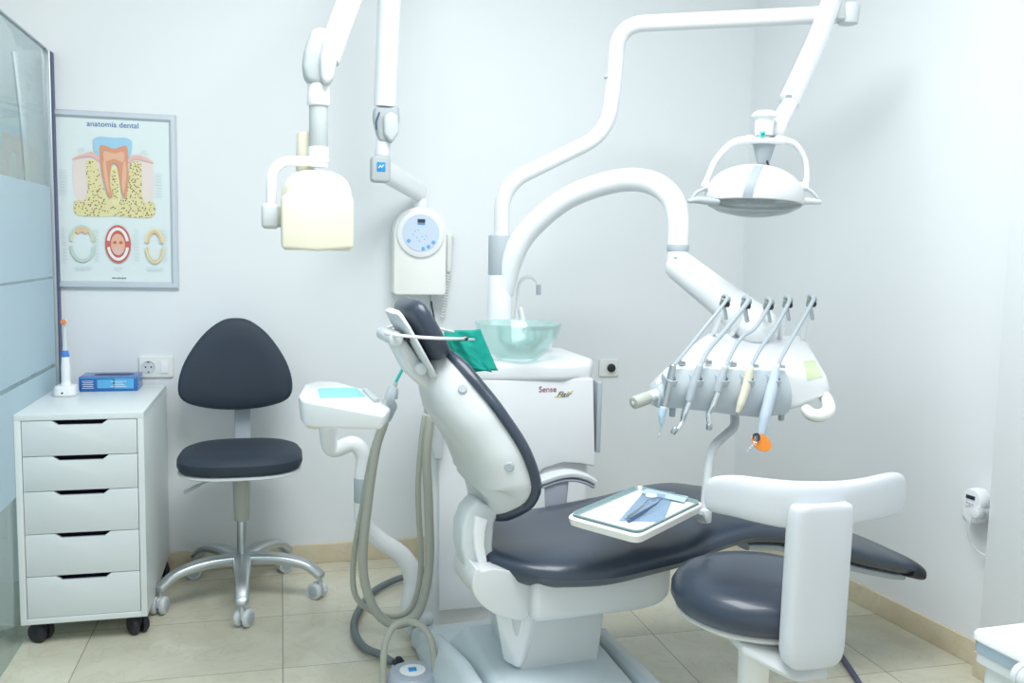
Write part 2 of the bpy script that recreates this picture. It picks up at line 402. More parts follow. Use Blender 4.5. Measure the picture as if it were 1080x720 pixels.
# ------------------------------------------------------------------ anatomy poster
PX0, PX1, PZ0, PZ1 = -.776, -.357, 1.053, 1.669
po = thing('dental_poster', 'framed dental anatomy poster with tooth cross section hanging on the back wall', 'poster', ((PX0+PX1)/2, WY, PZ0))
W, Hh = PX1-PX0, PZ1-PZ0; cx, cz = (PX0+PX1)/2, (PZ0+PZ1)/2
ALF = mat('silver_frame', (.62, .68, .73), .35, metal=.35, vary=.02)
fw = .026
b = new()
o4 = [(-W/2, -Hh/2), (W/2, -Hh/2), (W/2, Hh/2), (-W/2, Hh/2)]
prof = [(0, .0), (0, .010), (.006, .016), (.018, .016), (fw, .007), (fw, .0)]
rings = []
for (sx, sy) in ((-1, -1), (1, -1), (1, 1), (-1, 1)):
    rings.append([BACKF((cx, WY-.001, cz)) @ V((sx*(W/2-d), sy*(Hh/2-d), h)) for d, h in prof])
loft(b, rings+[rings[0]], close=False); mk('frame', [(b, ALF)], po, sharp=20)
b = new(); box(b, (cx, WY-.004, cz), (W-.03, .006, Hh-.03)); 
SHEET = mat('poster_paper', (.74, .83, .83), .5, vary=.01)
sheet = mk('print_sheet', [(b, SHEET)], po)
def uv(x, y): return ((x-288)/505*W, -(y-365)/675*Hh)
def flat(pts, z, raw=False):
    b = new(); prism(b, pts if raw else [uv(*p) for p in pts], 0, .0004, 0, BACKF((cx, WY-.0075-z*.0005, cz))); return b
def smoothp(pts, n=6):
    P = [V((x, y, 0)) for x, y in pts]; k = len(P); out = []
    for i in range(k):
        a, b_, c, d = P[(i-1) % k], P[i], P[(i+1) % k], P[(i+2) % k]
        for j in range(n):
            t = j/n; q = .5*((2*b_)+(c-a)*t+(2*a-5*b_+4*c-d)*t*t+(3*b_-a-3*c+d)*t**3); out.append((q.x, q.y))
    return out
def ring2(cx_, cy_, rx, ry, k, z, a0=0, a1=360):
    n = 40; pts = [(cx_+rx*cos(radians(a0+(a1-a0)*i/n)), cy_-ry*sin(radians(a0+(a1-a0)*i/n))) for i in range(n+1)]
    inn = [(cx_+rx*k*cos(radians(a0+(a1-a0)*i/n)), cy_-ry*(1-(1-k)*rx/ry)*sin(radians(a0+(a1-a0)*i/n))) for i in range(n+1)]
    b = new(); M = BACKF((cx, WY-.0075-z*.0005, cz))
    vo = [b.verts.new(M @ V((*uv(*p), .0004))) for p in pts]; vi = [b.verts.new(M @ V((*uv(*p), .0004))) for p in inn]
    for i in range(n): b.faces.new((vo[i], vo[i+1], vi[i+1], vi[i]))
    bmesh.ops.recalc_face_normals(b, faces=b.faces[:]); return b
def pm(n, c): return mat(n, c, .6, vary=.06)
def bone():
    m = mat('print_bone', (.74, .70, .36), .6); nt = m.node_tree; bs = nt.nodes['Principled BSDF']
    tc = nt.nodes.new('ShaderNodeTexCoord'); vo = nt.nodes.new('ShaderNodeTexVoronoi'); vo.inputs['Scale'].default_value = 130
    nt.links.new(tc.outputs['Object'], vo.inputs['Vector']); cr = nt.nodes.new('ShaderNodeValToRGB')
    cr.color_ramp.elements[0].position = .28; cr.color_ramp.elements[0].color = (.22, .12, .07, 1); cr.color_ramp.elements[1].position = .38; cr.color_ramp.elements[1].color = (.76, .70, .38, 1)
    nt.links.new(vo.outputs['Distance'], cr.inputs[0]); nt.links.new(cr.outputs[0], bs.inputs['Base Color']); return m
P_BONE = bone(); P_BLUE = pm('print_blue', (.36, .62, .80)); P_DENT = pm('print_dentine', (.72, .33, .20)); P_DEN2 = pm('print_dentine_light', (.80, .48, .33))
P_PINK = pm('print_pink', (.80, .50, .46)); P_YEL = pm('print_yellow', (.80, .76, .42)); P_RED = pm('print_red', (.62, .14, .12)); P_GRN = pm('print_green', (.55, .68, .60))
P_WHT = pm('print_white', (.85, .87, .85)); P_ORA = pm('print_orange', (.80, .55, .34)); P_TXT = mat('print_title', (.03, .13, .42), .5); P_LINE = pm('print_lines', (.60, .68, .70))
P_PALEP = pm('print_pale_pink', (.80, .70, .66))
art = [
 (flat(smoothp([(130, 215), (185, 190), (235, 200), (232, 330), (215, 380), (140, 370)]), 0), P_PALEP),
 (flat(smoothp([(345, 200), (385, 190), (440, 212), (436, 370), (360, 380), (342, 330)]), 0), P_PALEP),
 (flat(smoothp([(128, 374), (150, 366), (180, 368), (250, 360), (330, 360), (400, 366), (430, 362), (448, 374), (438, 422), (360, 426), (290, 423), (210, 427), (136, 420)]), 1), P_BONE),
 (flat(smoothp([(180, 225), (200, 212), (222, 222), (238, 300), (262, 372), (170, 385), (182, 330)]), 1), P_BONE),
 (flat(smoothp([(352, 222), (372, 212), (396, 224), (396, 330), (405, 385), (318, 375), (338, 300)]), 1), P_BONE),
 (flat(smoothp([(276, 245), (290, 232), (303, 245), (312, 350), (292, 380), (268, 350)]), 1), P_YEL),
 (flat(smoothp([(282, 255), (290, 243), (298, 255), (304, 340), (292, 360), (276, 340)]), 2), P_BONE),
 (flat(smoothp([(125, 212), (170, 192), (205, 182), (236, 200), (230, 216), (200, 200), (160, 206)]), 2), P_PINK),
 (flat(smoothp([(345, 202), (375, 186), (410, 194), (448, 214), (410, 208), (372, 202), (350, 216)]), 2), P_PINK),
 (flat(smoothp([(210, 140), (235, 124), (290, 126), (340, 124), (362, 142), (352, 190), (330, 196), (240, 196), (218, 188)]), 2), P_BLUE),
 (flat(smoothp([(238, 156), (290, 166), (340, 155), (343, 215), (345, 280), (335, 340), (322, 348), (312, 300), (303, 235), (290, 222), (277, 235), (272, 300), (280, 350), (264, 345), (244, 285), (236, 215)], 5), 3), P_DENT),
 (flat(smoothp([(252, 178), (290, 184), (328, 178), (326, 215), (290, 206), (254, 215)]), 4), P_DEN2),
 (flat(smoothp([(246, 222), (256, 215), (262, 260), (270, 335), (256, 305)]), 4), P_DEN2),
 (flat(smoothp([(326, 222), (334, 215), (338, 260), (326, 335), (318, 300)]), 4), P_DEN2),
 (ring2(158, 522, 50, 62, .72, 1, 0, 180), P_YEL), (ring2(158, 522, 50, 62, .86, 2, 0, 180), P_GRN), (ring2(158, 512, 36, 44, .5, 2, 40, 140), P_ORA),
 (ring2(158, 540, 50, 62, .76, 1, 180, 360), P_GRN),
 (flat(ellipse(298, 530, 51, 73), 1), P_RED), (ring2(298, 530, 44, 64, .74, 2, 12, 168), P_WHT), (ring2(298, 530, 44, 64, .74, 2, 192, 348), P_WHT),
 (flat(ellipse(298, 532, 28, 42), 3), P_DEN2), (flat(ellipse(286, 524, 7, 6), 4), P_RED), (flat(ellipse(310, 524, 7, 6), 4), P_RED), (flat(ellipse(298, 556, 20, 16), 4), P_PINK),
 (ring2(445, 522, 38, 55, .55, 1, 0, 180), P_ORA), (ring2(445, 522, 38, 55, .8, 2, 0, 180), P_YEL), (ring2(445, 540, 38, 62, .70, 1, 180, 360), P_ORA), (ring2(445, 540, 38, 62, .85, 2, 180, 360), P_YEL),
]
lines = new()
for k, (x, y, w) in enumerate([(x, y, w) for x, w in ((92, 34), (466, 30)) for y in range(255, 345, 11)] + [(x, y, w) for x, w in ((90, 22), (214, 26), (372, 24), (486, 22)) for y in range(475, 600, 13)] + [(x, y, w) for x, w in ((160, 75), (298, 40), (445, 75)) for y in (620, 626)] + [(x, y, 28) for x in (165, 410) for y in (170, 180)]):
    u, v_ = uv(x, y); ww = (w*.7+random.random()*w*.3)/505*W
    prism(lines, [(u-ww/2, v_-.0008), (u+ww/2, v_-.0008), (u+ww/2, v_+.0008), (u-ww/2, v_+.0008)], 0, .0004, 0, BACKF((cx, WY-.0075, cz)))
art.append((lines, P_LINE))
for k_, (b_, m_) in enumerate(art): bmesh.ops.translate(b_, vec=(0, -.00025*k_, 0), verts=b_.verts)
mk('tooth_artwork', art, sheet, smooth=False)
u, v_ = uv(288, 76); mk('title_lettering', [(textbm('anatomia dental', .0265, BACKF((cx+u, WY-.0078, cz+v_)), bold=.0), P_TXT)], sheet, smooth=False)
u, v_ = uv(298, 662); b = new()
for k, (a_, w_) in enumerate(((-.021, .003), (-.0165, .003), (-.012, .003), (-.0055, .003), (-.001, .003), (.0035, .003), (.008, .003), (.0125, .003), (.017, .003), (.0215, .003))): box(b, (cx+u+a_, WY-.0078, cz+v_), (w_, .0006, .0052))
mk('small_print_line', [(b, mat('print_small', (.12, .2, .26), .5))], sheet, smooth=False)

# ------------------------------------------------------------------ drawer cabinet
CX0, CX1, CY0, CY1, CB, CT = -.761, -.405, 2.885, 3.455, .068, .708
ca = thing('drawer_cabinet', 'white five drawer cabinet on black castors standing against the glass partition', 'drawer cabinet', ((CX0+CX1)/2, (CY0+CY1)/2, 0))
b = new(); t_ = .018; xm, ym, zm = (CX0+CX1)/2, (CY0+CY1)/2, (CB+CT)/2
box(b, (CX0+t_/2, ym, zm-.009), (t_, CY1-CY0, CT-CB-.0182), .0008); box(b, (CX1-t_/2, ym, zm-.009), (t_, CY1-CY0, CT-CB-.0182), .0008)
box(b, (xm, ym, CT-.009), (CX1-CX0, CY1-CY0, .018), .0008); box(b, (xm, ym, CB+.009), (CX1-CX0-.036, CY1-CY0, .018), .0012)
box(b, (xm, CY1-.006, zm), (CX1-CX0-.036, .01, CT-CB-.036))
mk('body', [(b, LAM)], ca)
b = new(); box(b, (xm, CY0+.06, zm), (CX1-CX0-.038, .004, CT-CB-.038)); mk('recess_shade_sheet', [(b, RECESS_SHADE)], ca)  # near-black sheet: the shade in the handle cutouts is put into its colour
zt = CT-.0185; hs = [.106, .104, .128, .128, .126]; x0, x1 = CX0+t_+.002, CX1-t_-.002
sc_ = (zt-(CB+.0185))/sum(hs)
for k, h in enumerate(hs):
    h *= sc_; z1 = zt-.001; z0 = zt-h+.001; zt -= h
    n0 = .078
    out = [(x0, z0), (x1, z0), (x1, z1), (xm+n0, z1), (xm+n0-.018, z1-.014), (xm-n0+.018, z1-.014), (xm-n0, z1), (x0, z1)]
    out = [(x, z) for x, z in out]
    b = new(); prism(b, out, 0, .016, .0008, frame(V((0, CY0+.018, 0)), V((1, 0, 0)), V((0, 0, 1)), V((0, -1, 0))), 2)
    mk('drawer', [(b, LAM2)], ca)
for x, y in ((CX0+.045, CY0+.045), (CX1-.035, CY0+.045), (CX1-.03, CY1-.04), (CX0+.045, CY1-.04)):
    b = new(); a_ = radians(random.choice((35, 50, -40, 60))); ax = V((cos(a_), sin(a_), 0)); q_ = V((x, y, .0305))
    for s in (-1, 1): cyl(b, q_+ax*(s*.005), q_+ax*(s*.026), .0305, b=.007)
    box(b, (0, 0, .018), (.012, .04, .036), .004, frame(q_, ax, V((-ax.y, ax.x, 0)), V((0, 0, 1)))); cyl(b, (x, y, .045), (x, y, CB), .012)
    mk('castor', [(b, BLACK)], ca)

# things on the cabinet
tb = atZ(68, 412, CT); tx, ty = tb.x+.0, 3.30
pb = atY(67, 405, 3.25)
tx = pb.x+.008; ty = 3.25
b = new(); prism(b, rrect(.074, .09, .025), 0, .034, .007, Matrix.Translation((tx, ty, CT)), topscale=.86); cyl(b, (tx, ty, CT+.03), (tx, ty, CT+.048), .018, .014)
o = thing('toothbrush_charger', 'white charging base under the electric toothbrush on the cabinet top', 'charger', (tx, ty, CT))
mk('base', [(b, WHITE)], o); b = new(); ball(b, (tx-.004, ty-.0415, CT+.012), .0035); mk('indicator', [(b, DISP)], o)
o = thing('electric_toothbrush', 'electric toothbrush with blue ring and round orange bristles standing upright', 'toothbrush', (tx, ty, CT+.04))
zb = CT+.042
b = new(); sweep(b, [(tx, ty, zb), (tx, ty, zb+.05), (tx, ty, zb+.085)], [.0145, .0145, .012], 20); mk('handle', [(b, WHITE)], o)
b = new(); cyl(b, (tx, ty, zb+.085), (tx, ty, zb+.108), .0125, .0095); mk('blue_collar', [(b, BLUEP)], o)
b = new(); sweep(b, [(tx, ty, zb+.10), (tx, ty, zb+.15), (tx, ty, zb+.195)], [.0095, .006, .0045], 16); 
hd = mk('neck', [(b, LGREY)], o)
b = new(); cyl(b, (tx, ty+.006, zb+.203), (tx, ty-.008, zb+.203), .0085); mk('brush_head', [(b, WHITE)], o)
b = new(); cyl(b, (tx, ty-.008, zb+.203), (tx, ty-.017, zb+.203), .0085, .0095, b=.0025); mk('bristles', [(b, ORBR)], o)

gb = thing('glove_box', 'flat blue cardboard box with a top opening lying on the cabinet', 'box', (atY(115, 405, 3.33).x, 3.37, CT))
bx0, bx1 = atY(83, 400, 3.31).x, atY(145, 400, 3.31).x; gz = .050
BOXB = mat('blue_carton', (.02, .13, .42), .3, coat=.4, vary=.15); BOXL = mat('carton_light_print', (.10, .42, .72), .35, coat=.3, vary=.2); BOXD = mat('carton_dark_opening', (.03, .04, .12), .6)
gy0, gy1 = 3.31, 3.43
b = new(); box(b, ((bx0+bx1)/2, (gy0+gy1)/2, CT+gz/2), (bx1-bx0, gy1-gy0, gz), .001); mk('carton', [(b, BOXB)], gb)
b = new(); prism(b, rrect(.13, .05, .024), 0, .0006, 0, Matrix.Translation(((bx0+bx1)/2+.01, (gy0+gy1)/2, CT+gz))); mk('opening', [(b, BOXD)], gb)
ff = lambda x, z: BACKF((x, gy0-.0004, z))
b1 = new(); box(b1, (bx0+.085, gy0-.0004, CT+.026), (.055, .0006, .030)); box(b1, (bx1-.045, gy0-.0004, CT+.026), (.065, .0006, .034))
b2 = new()
for k in range(5): box(b2, (bx0+.028, gy0-.0004, CT+.012+k*.006), (.036-.004*(k % 2), .0006, .0016))
for k in range(4): box(b2, (bx1-.06, gy0-.0009, CT+.016+k*.006), (.05-.012*(k % 3), .0006, .0015))
box(b1, ((bx0+bx1)/2, gy0-.0004, CT+.0465), (bx1-bx0-.006, .0006, .0025))
mk('printed_panels', [(b1, BOXL), (b2, PAPER)], gb)

# double wall outlet: socket + rocker
c = atY(165, 386.5, WY)
so = thing('wall_outlet', 'white wall plate with a round socket and rocker switch behind the cabinet', 'wall outlet', (c.x, WY, c.z-.04))
b = new(); prism(b, rrect(.118, .078, .006), 0, .009, .003, BACKF((c.x, WY, c.z))); mk('plate', [(b, AIRGREY)], so)
b = new(); lathe(b, [(.0235, 0), (.0235, .002), (.0205, .002), (.019, -.004+.004), (0, .0005)], BACKF((c.x-.026, WY-.009, c.z))); sk = mk('socket', [(b, LGREY)], so)
b = new()
for s in (-1, 1): cyl(b, (c.x-.026+s*.0095, WY-.0096, c.z), (c.x-.026+s*.0095, WY-.0106, c.z), .0028, b=.0003); box(b, (c.x-.026, WY-.0105, c.z+s*.018), (.006, .002, .004))
mk('pin_holes', [(b, BLACK)], sk)
b = new(); prism(b, rrect(.026, .046, .002), 0, .003, .001, BACKF((c.x+.028, WY-.009, c.z))); mk('rocker', [(b, WHITE)], so)
# wall push plate right of the unit
c = atY(643, 387.5, WY)
so = thing('wall_switch_plate', 'white wall plate with a round black knob right of the basin', 'wall plate', (c.x, WY, c.z-.04))
b = new(); prism(b, rrect(.085, .072, .006), 0, .009, .003, BACKF((c.x-.006, WY, c.z))); mk('plate', [(b, AIRGREY)], so)
b = new(); cyl(b, (c.x+.003, WY-.008, c.z), (c.x+.003, WY-.024, c.z), .018, .016, b=.004); mk('knob', [(b, BLACK)], so)

# ------------------------------------------------------------------ task chair by the cabinet
tc_ = V((-.135, 3.175, 0))
ch = thing('task_chair', 'armless navy task chair with rounded triangular back between cabinet and wall', 'office chair', tc_)
def chair_base(root, c, R, a0, mleg, mcast, hubz=.10, z_in=.115, z_out=.075, rc=.026, names=True, w0=.022, w1=.015):
    for k in range(5):
        a = radians(a0+72*k); d = V((cos(a), sin(a), 0)); e = c+d*R
        b = new(); sect = [(u, v) for u, v in sq(1.15, .75, 20, 3)]
        sweep(b, [c+V((0, 0, z_in))+d*.01, c+d*(R*.45)+V((0, 0, z_in+.004)), c+d*(R*.8)+V((0, 0, (z_in+z_out)/2+.012)), e+V((0, 0, z_out))], [w0, w0*.85, w1, w1], sect=sq(.75, 1.1, 20, 3), up=(0, 0, 1))
        lg = mk('leg', [(b, mleg)], root)
        b = new(); s = V((-d.y, d.x, 0)); ang = a+radians(random.choice((20, -35, 60)) if names else 30)
        ax = V((cos(ang), sin(ang), 0)); f = V((-ax.y, ax.x, 0)); w = e+f*.012+V((0, 0, rc))
        cyl(b, e+V((0, 0, z_out-.012)), e+V((0, 0, rc)), .006)
        box(b, (0, 0, 0), (.012, rc*1.2, rc*1.1), .005, frame(w+V((0, 0, .010)), ax, f, V((0, 0, 1))))
        for q in (-1, 1): cyl(b, w+ax*(q*.006), w+ax*(q*.024), rc, b=.005)
        t2 = new()
        for q in (-1, 1): cyl(t2, w+ax*(q*.0235), w+ax*(q*.0255), rc*.68, b=.0008)
        mk('castor', [(b, mcast[0]), (t2, mcast[1])], lg)
chair_base(ch, tc_, .272, -88, ALU, (LGREY, GREYP), z_in=.135, z_out=.085, rc=.029, w0=.029, w1=.020)
b = new(); cyl(b, tc_+V((0, 0, .085)), tc_+V((0, 0, .15)), .032, .030, b=.006); mk('hub', [(b, ALU)], ch)
b = new(); cyl(b, tc_+V((0, 0, .14)), tc_+V((0, 0, .30)), .0165); mk('gas_column', [(b, STEEL)], ch)
b = new(); cyl(b, tc_+V((0, 0, .272)), tc_+V((0, 0, .46)), .026, .030, b=.003); mk('column_cover', [(b, TAUPE)], ch)
def seat_out(w, dpt, cx_, cy_, e=2.7, n=48, frontw=1.0):
    out = []
    for x, y in sq(w, dpt, n, e):
        k = 1 + (frontw-1)*(-y/dpt*.5+.5); out.append((cx_+x*k, cy_+y))
    return out
def cushion(cx_, cy_, w, dpt, z0, z1, e=2.7, fw=1., dip=0., tilt=0.):
    R = []; prof = [(0, .90), (.10, .975), (.3, 1.), (.62, .995), (.82, .95), (.94, .86), (1., .70), (1.0, .4), (1.0, .15)]
    for i, (zz, k) in enumerate(prof):
        r = [V((x, y, z0+(z1-z0)*zz)) for x, y in seat_out(w*k, dpt*k, cx_, cy_, e, 48, fw)]
        if i >= 6:
            for v in r: v.z -= dip*(1-k)
        for v in r: v.z += tilt*(v.y-cy_)/dpt
        R.append(r)
    return R
b = new(); loft(b, cushion(tc_.x, tc_.y-.01, .200, .195, .470, .530, 2.8, 1.04, .006)); mk('seat', [(b, NAVYS)], ch)
b = new(); loft(b, cushion(tc_.x, tc_.y-.01, .197, .192, .457, .474, 2.8, 1.04)); mk('seat_pan', [(b, LGREY)], ch)
b = new(); box(b, (tc_.x, tc_.y, .448), (.10, .12, .02), .006); mk('mechanism', [(b, GREYP)], ch)
b = new(); sweep(b, [(tc_.x-.03, tc_.y-.03, .445), atY(222, 506, 3.10), atY(205, 514, 3.08)], [.004, .004, .004], 10); sweep(b, [atY(209, 512, 3.08), atY(195, 519, 3.07)], [.0065, .006], 10, 2); mk('lever', [(b, GREYP)], ch)
by = 3.335
b = new(); p0 = V((tc_.x, tc_.y+.05, .447)); 
sweep(b, [p0, (tc_.x, by+.015, .45), (tc_.x-.002, by+.03, .56), (tc_.x-.004, by+.032, .80)], .001, mode='fil', fr=.05, sect=[(u*3.5, v*28) for u, v in sq(1, 1, 16, 5)], up=(0, 1, 0)); mk('back_bar', [(b, GREYP)], ch)
def tri_back(s, n=40):
    # rounded triangle
    P = [(-.17, .02), (-.186, .07), (-.165, .15), (-.11, .235), (-.05, .285), (0, .296), (.05, .285), (.11, .235), (.165, .15), (.186, .07), (.17, .02), (.10, -.008), (0, -.018), (-.10, -.008)]
    return [(x*s, .13+(z-.13)*s) for x, z in smoothp(P, 4)]
bc = atY(249, 384, by-.02); zb_ = .657
def ring_at(s, yoff): return [V((bc.x+x, by+yoff+.045*((x/.19)**2)*-.6, zb_+z)) for x, z in tri_back(s)]
sx_ = 1.04
b = new(); loft(b, [ring_at(k*sx_, y) for k, y in ((.90, .012), (.97, .006), (1., -.006), (.995, -.022), (.95, -.034), (.86, -.041), (.6, -.045), (.3, -.046))]); mk('backrest', [(b, NAVYS)], ch)
b = new(); loft(b, [ring_at(k*sx_, y) for k, y in ((.9, .022), (.97, .018), (.985, .010), (.95, .004))]); mk('backrest_shell', [(b, GREYP)], ch)

# ------------------------------------------------------------------ dental unit (basin cabinet and column)
UX0, UX1, UY0, UY1 = .452, .992, 2.76, 3.16
un = thing('dental_unit', 'white dental unit cabinet with glass spittoon bowl and column behind the patient chair', 'dental unit', ((UX0+UX1)/2, (UY0+UY1)/2, 0))
b = new(); prism(b, [(x, y) for x, y in [(UX0+.01, UY0+.01), (UX0+.06, UY0-.004), (UX0+.25, UY0-.018), (UX1-.15, UY0-.015), (UX1-.02, UY0+.002), (UX1, UY0+.04), (UX1-.01, UY1), (UX0+.05, UY1), (UX0, UY0+.1)]], .0, .80, .012)
mk('cabinet_body', [(b, WHITE)], un)
# front door panel, slightly proud, with the curved bottom
fp = lambda pts: [(p.x, p.z) for p in (atY(x, y, UY0-.025) for x, y in pts)]
b = new(); prism(b, fp([(463, 402), (626, 399), (628, 492), (612, 489), (594, 488), (575, 494), (560, 505), (540, 520), (520, 640), (463, 645)]), 0, .028, .005, frame(V((0, UY0+.004, 0)), V((1, 0, 0)), V((0, 0, 1)), V((0, -1, 0)))); door = mk('front_panel', [(b, WHITE)], un)
b = new(); p = atY(631, 402, UY0+.01); q = atY(629, 476, UY0+.01); box(b, ((p.x+q.x)/2, UY0+.02, (p.z+q.z)/2), (.016, .06, p.z-q.z), .004); mk('grey_strip', [(b, GREYP)], un)
b = new()
prism(b, [(UX0+.0, UY0+.02), (UX0+.08, UY0-.02), (UX1-.12, UY0-.035), (UX1-.02, UY0-.01), (UX1+.015, UY0+.06), (UX1+.01, UY1-.03), (UX1-.05, UY1+.02), (UX0+.05, UY1+.02), (UX0, UY1-.05)], .80, .868, .022, seg=5)
mk('worktop', [(b, WHITE)], un)
# logo
lo = atY(585, 414, UY0-.03); Ml = BACKF((lo.x, UY0-.0245, lo.z))
sw = new(); prism(sw, smoothp([(-.005, -.018), (.02, -.010), (.045, -.004), (.062, .003), (.05, -.012), (.02, -.021)], 4), 0, .0006, 0, BACKF((lo.x+.003, UY0-.0242, lo.z+.004)))
mk('logo_lettering', [(sw, YELP), (textbm('Sense', .026, Ml @ Matrix.Translation((-.022, .010, .0004)), shear=.0), MAROON), (textbm('Flair', .026, Ml @ Matrix.Translation((.030, -.007, .001)), shear=.5), mat('violet_print', (.13, .10, .18), .5))], door, smooth=False)
# bowl
bwc = V((atY(546, 370, 2.80).x, 2.80, .866))
b = new(); lathe(b, [(.035, 0), (.065, .004), (.098, .034), (.126, .078), (.140, .118), (.138, .122), (.134, .118), (.119, .078), (.090, .036), (.058, .010), (0, .008)], Matrix.Translation(bwc), 48); mk('spittoon_bowl', [(b, BOWL)], un)
# faucet (rinse spout) + cup filler
def AY(pts, Y): return [atY(x, y, Y) for x, y in pts]
b = new(); sweep(b, AY([(545, 362), (545, 340), (546, 310), (549, 297), (557, 292), (565, 295), (568, 303)], 3.05), .006, 14); 
cyl(b, atY(545, 368, 3.05), atY(545, 325, 3.05), .013, .008); mk('cup_filler_tap', [(b, WHITE)], un)
b = new(); cyl(b, atY(568, 300, 3.05), atY(568, 311, 3.05), .0085); mk('tap_nozzle', [(b, GREYP)], un)
b = new(); sweep(b, AY([(549, 325), (552, 340), (553, 350)], 3.03), .008, 14); sweep(b, AY([(541, 325), (537, 340), (536, 352)], 3.03), .007, 14); mk('bowl_rinse_spout', [(b, IVORY)], un)
b = new(); p = atY(570, 352, 3.0); box(b, (p.x, 3.0, p.z-.02), (.075, .06, .06), .012); mk('cup_holder', [(b, WHITE)], un)
b = new(); ball(b, atY(553, 347, 3.0), .006); mk('sensor_button', [(b, BLACK)], un)
# column
colc = atY(527, 330, 2.98); cxx = colc.x
b = new(); cyl(b, (cxx, 2.98, .86), (cxx, 2.98, atY(527, 268, 2.98).z), .043, .040); mk('column', [(b, WHITE)], un)
cz0, cz1 = atY(527, 290, 2.98).z, atY(527, 248, 2.98).z
b = new(); cyl(b, (cxx, 2.98, cz0), (cxx, 2.98, cz1), .0385+.004, .0385+.004, b=.004); mk('column_collar', [(b, GREYP)], un)
# hose bracket on the left flank
b = new(); hull(b, AY([(446, 395), (458, 392), (470, 420), (466, 484), (458, 484), (447, 440)], 2.70) + AY([(446, 395), (458, 392), (470, 420), (466, 484), (458, 484), (447, 440)], 2.77), .004); mk('hose_bracket', [(b, LGREY)], un)
b = new(); cyl(b, atY(451, 418, 2.66), atY(453, 442, 2.66), .012, .014); mk('hose_coupling', [(b, GREYP)], un)

# ------------------------------------------------------------------ instrument table (delivery unit) on its arm
it = thing('instrument_table', 'white delivery table with five instrument whips on a curved arm from the column', 'delivery table', (cxx, 2.98, 1.0))
b = new(); sweep(b, [(cxx+.01, 2.98, cz0-.06), atY(541, 270, 2.95), atY(560, 240, 2.92), atY(600, 208, 2.85), atY(650, 191, 2.76), atY(685, 192, 2.68), atY(707, 207, 2.62), atY(715, 230, 2.59), atY(715, 262, 2.58)], [.036, .038, .038, .037, .037, .037, .036, .034, .032], 24); arm = mk('curved_arm', [(b, WHITE)], it)
jx = atY(715, 262, 2.58)
b = new(); cyl(b, jx+V((0, 0, -.008)), jx+V((0, 0, .012)), .0335); mk('grey_ring', [(b, GREYP)], it)
b = new(); cyl(b, jx+V((0, 0, -.06)), jx+V((0, 0, -.006)), .033, .031); mk('swivel_joint', [(b, WHITE)], it)
A0, A1 = atY(716, 280, 2.56), atY(800, 345, 2.34)
b = new(); d = (A1-A0).normalized(); sweep(b, [A0-d*.0, A0.lerp(A1, .5), A1], [.046, .052, .060], 28); sp = mk('spring_arm', [(b, WHITE)], it)
b = new(); pL = A0.lerp(A1, .22); nrm = (CC-pL).normalized(); up_ = d; xx = d; zz = (nrm-d*nrm.dot(d)).normalized(); yy = zz.cross(xx)
Ma = frame(pL+zz*.0485, xx, yy, zz)
mk('arm_lettering', [(textbm('flex', .020, Ma, bold=.0005, shear=.2), LGREY)], sp, smooth=False)
ball(b, A0+zz*.045-d*.005+yy*.015, .006); mk('arm_screw', [(b, LGREY)], sp)
# body
Yf, Yr = 2.10, 2.40
pf = lambda x, y, Y: atY(x, y, Y)
b = new(); hull(b, [pf(690, 405, Yf), pf(700, 432, Yf+.01), pf(838, 433, Yf+.01), pf(877, 414, Yf+.05), pf(872, 395, Yf+.06), pf(712, 388, Yf), pf(830, 390, Yf),
                    pf(745, 350, Yr), pf(848, 353, Yr), pf(845, 392, Yr), pf(745, 390, Yr), pf(868, 410, Yr-.1), pf(690, 400, Yf+.06)], .014, seg=4); tbody = mk('table_body', [(b, WHITE)], it)
# grey front strip with five cradles
b = new()
fr_pts = [(694, 408, 430), (712, 390, 430), (740, 389, 433), (770, 390, 437), (800, 391, 440), (828, 391, 437), (832, 400, 434)]
ringsL = []
for x, yt, yb in fr_pts:
    a = pf(x, yt, Yf-.012); c_ = pf(x, yb, Yf-.012); m_ = (a+c_)/2
    ringsL.append([a+V((0, .05, 0)), a+V((0, .006, .0)), a, a.lerp(c_, .25)+V((0, -.012, 0)), m_+V((0, -.016, 0)), a.lerp(c_, .75)+V((0, -.012, 0)), c_, c_+V((0, .05, .0))])
loft(b, ringsL); mk('holder_strip', [(b, mat('strip_grey', (.53, .60, .64), .4, vary=.02))], it, sharp=50)
hx = [708, 736, 763, 790, 818]
for x in hx:
    b = new(); p = pf(x, 402, Yf-.040)
    t = new(); 
    ro, ri = .0145, .0115; arc = [(ro*cos(radians(a)), ro*sin(radians(a))) for a in range(-160, -19, 10)] + [(ri*cos(radians(a)), ri*sin(radians(a))) for a in range(-20, -161, -10)]
    arc = [(-ro, .03)] + arc[:15] + [(ro, .03), (ri, .03)] + arc[15:] + [(-ri, .03)]
    M_ = frame(p, V((1, 0, 0)), V((0, .94, .34)), V((0, -.34, .94)))
    prism(b, arc, -.010, .008, .001, M_); mk('instrument_cradle', [(b, GREYP)], it)
# control display label on the right
n_ = (pf(835, 433, Yf)-pf(835, 350, Yr)); 
decal('control_pad', tbody, grid([(847, 381), (859, 380), (868, 397), (851, 401)], 4, 4), GREENL)
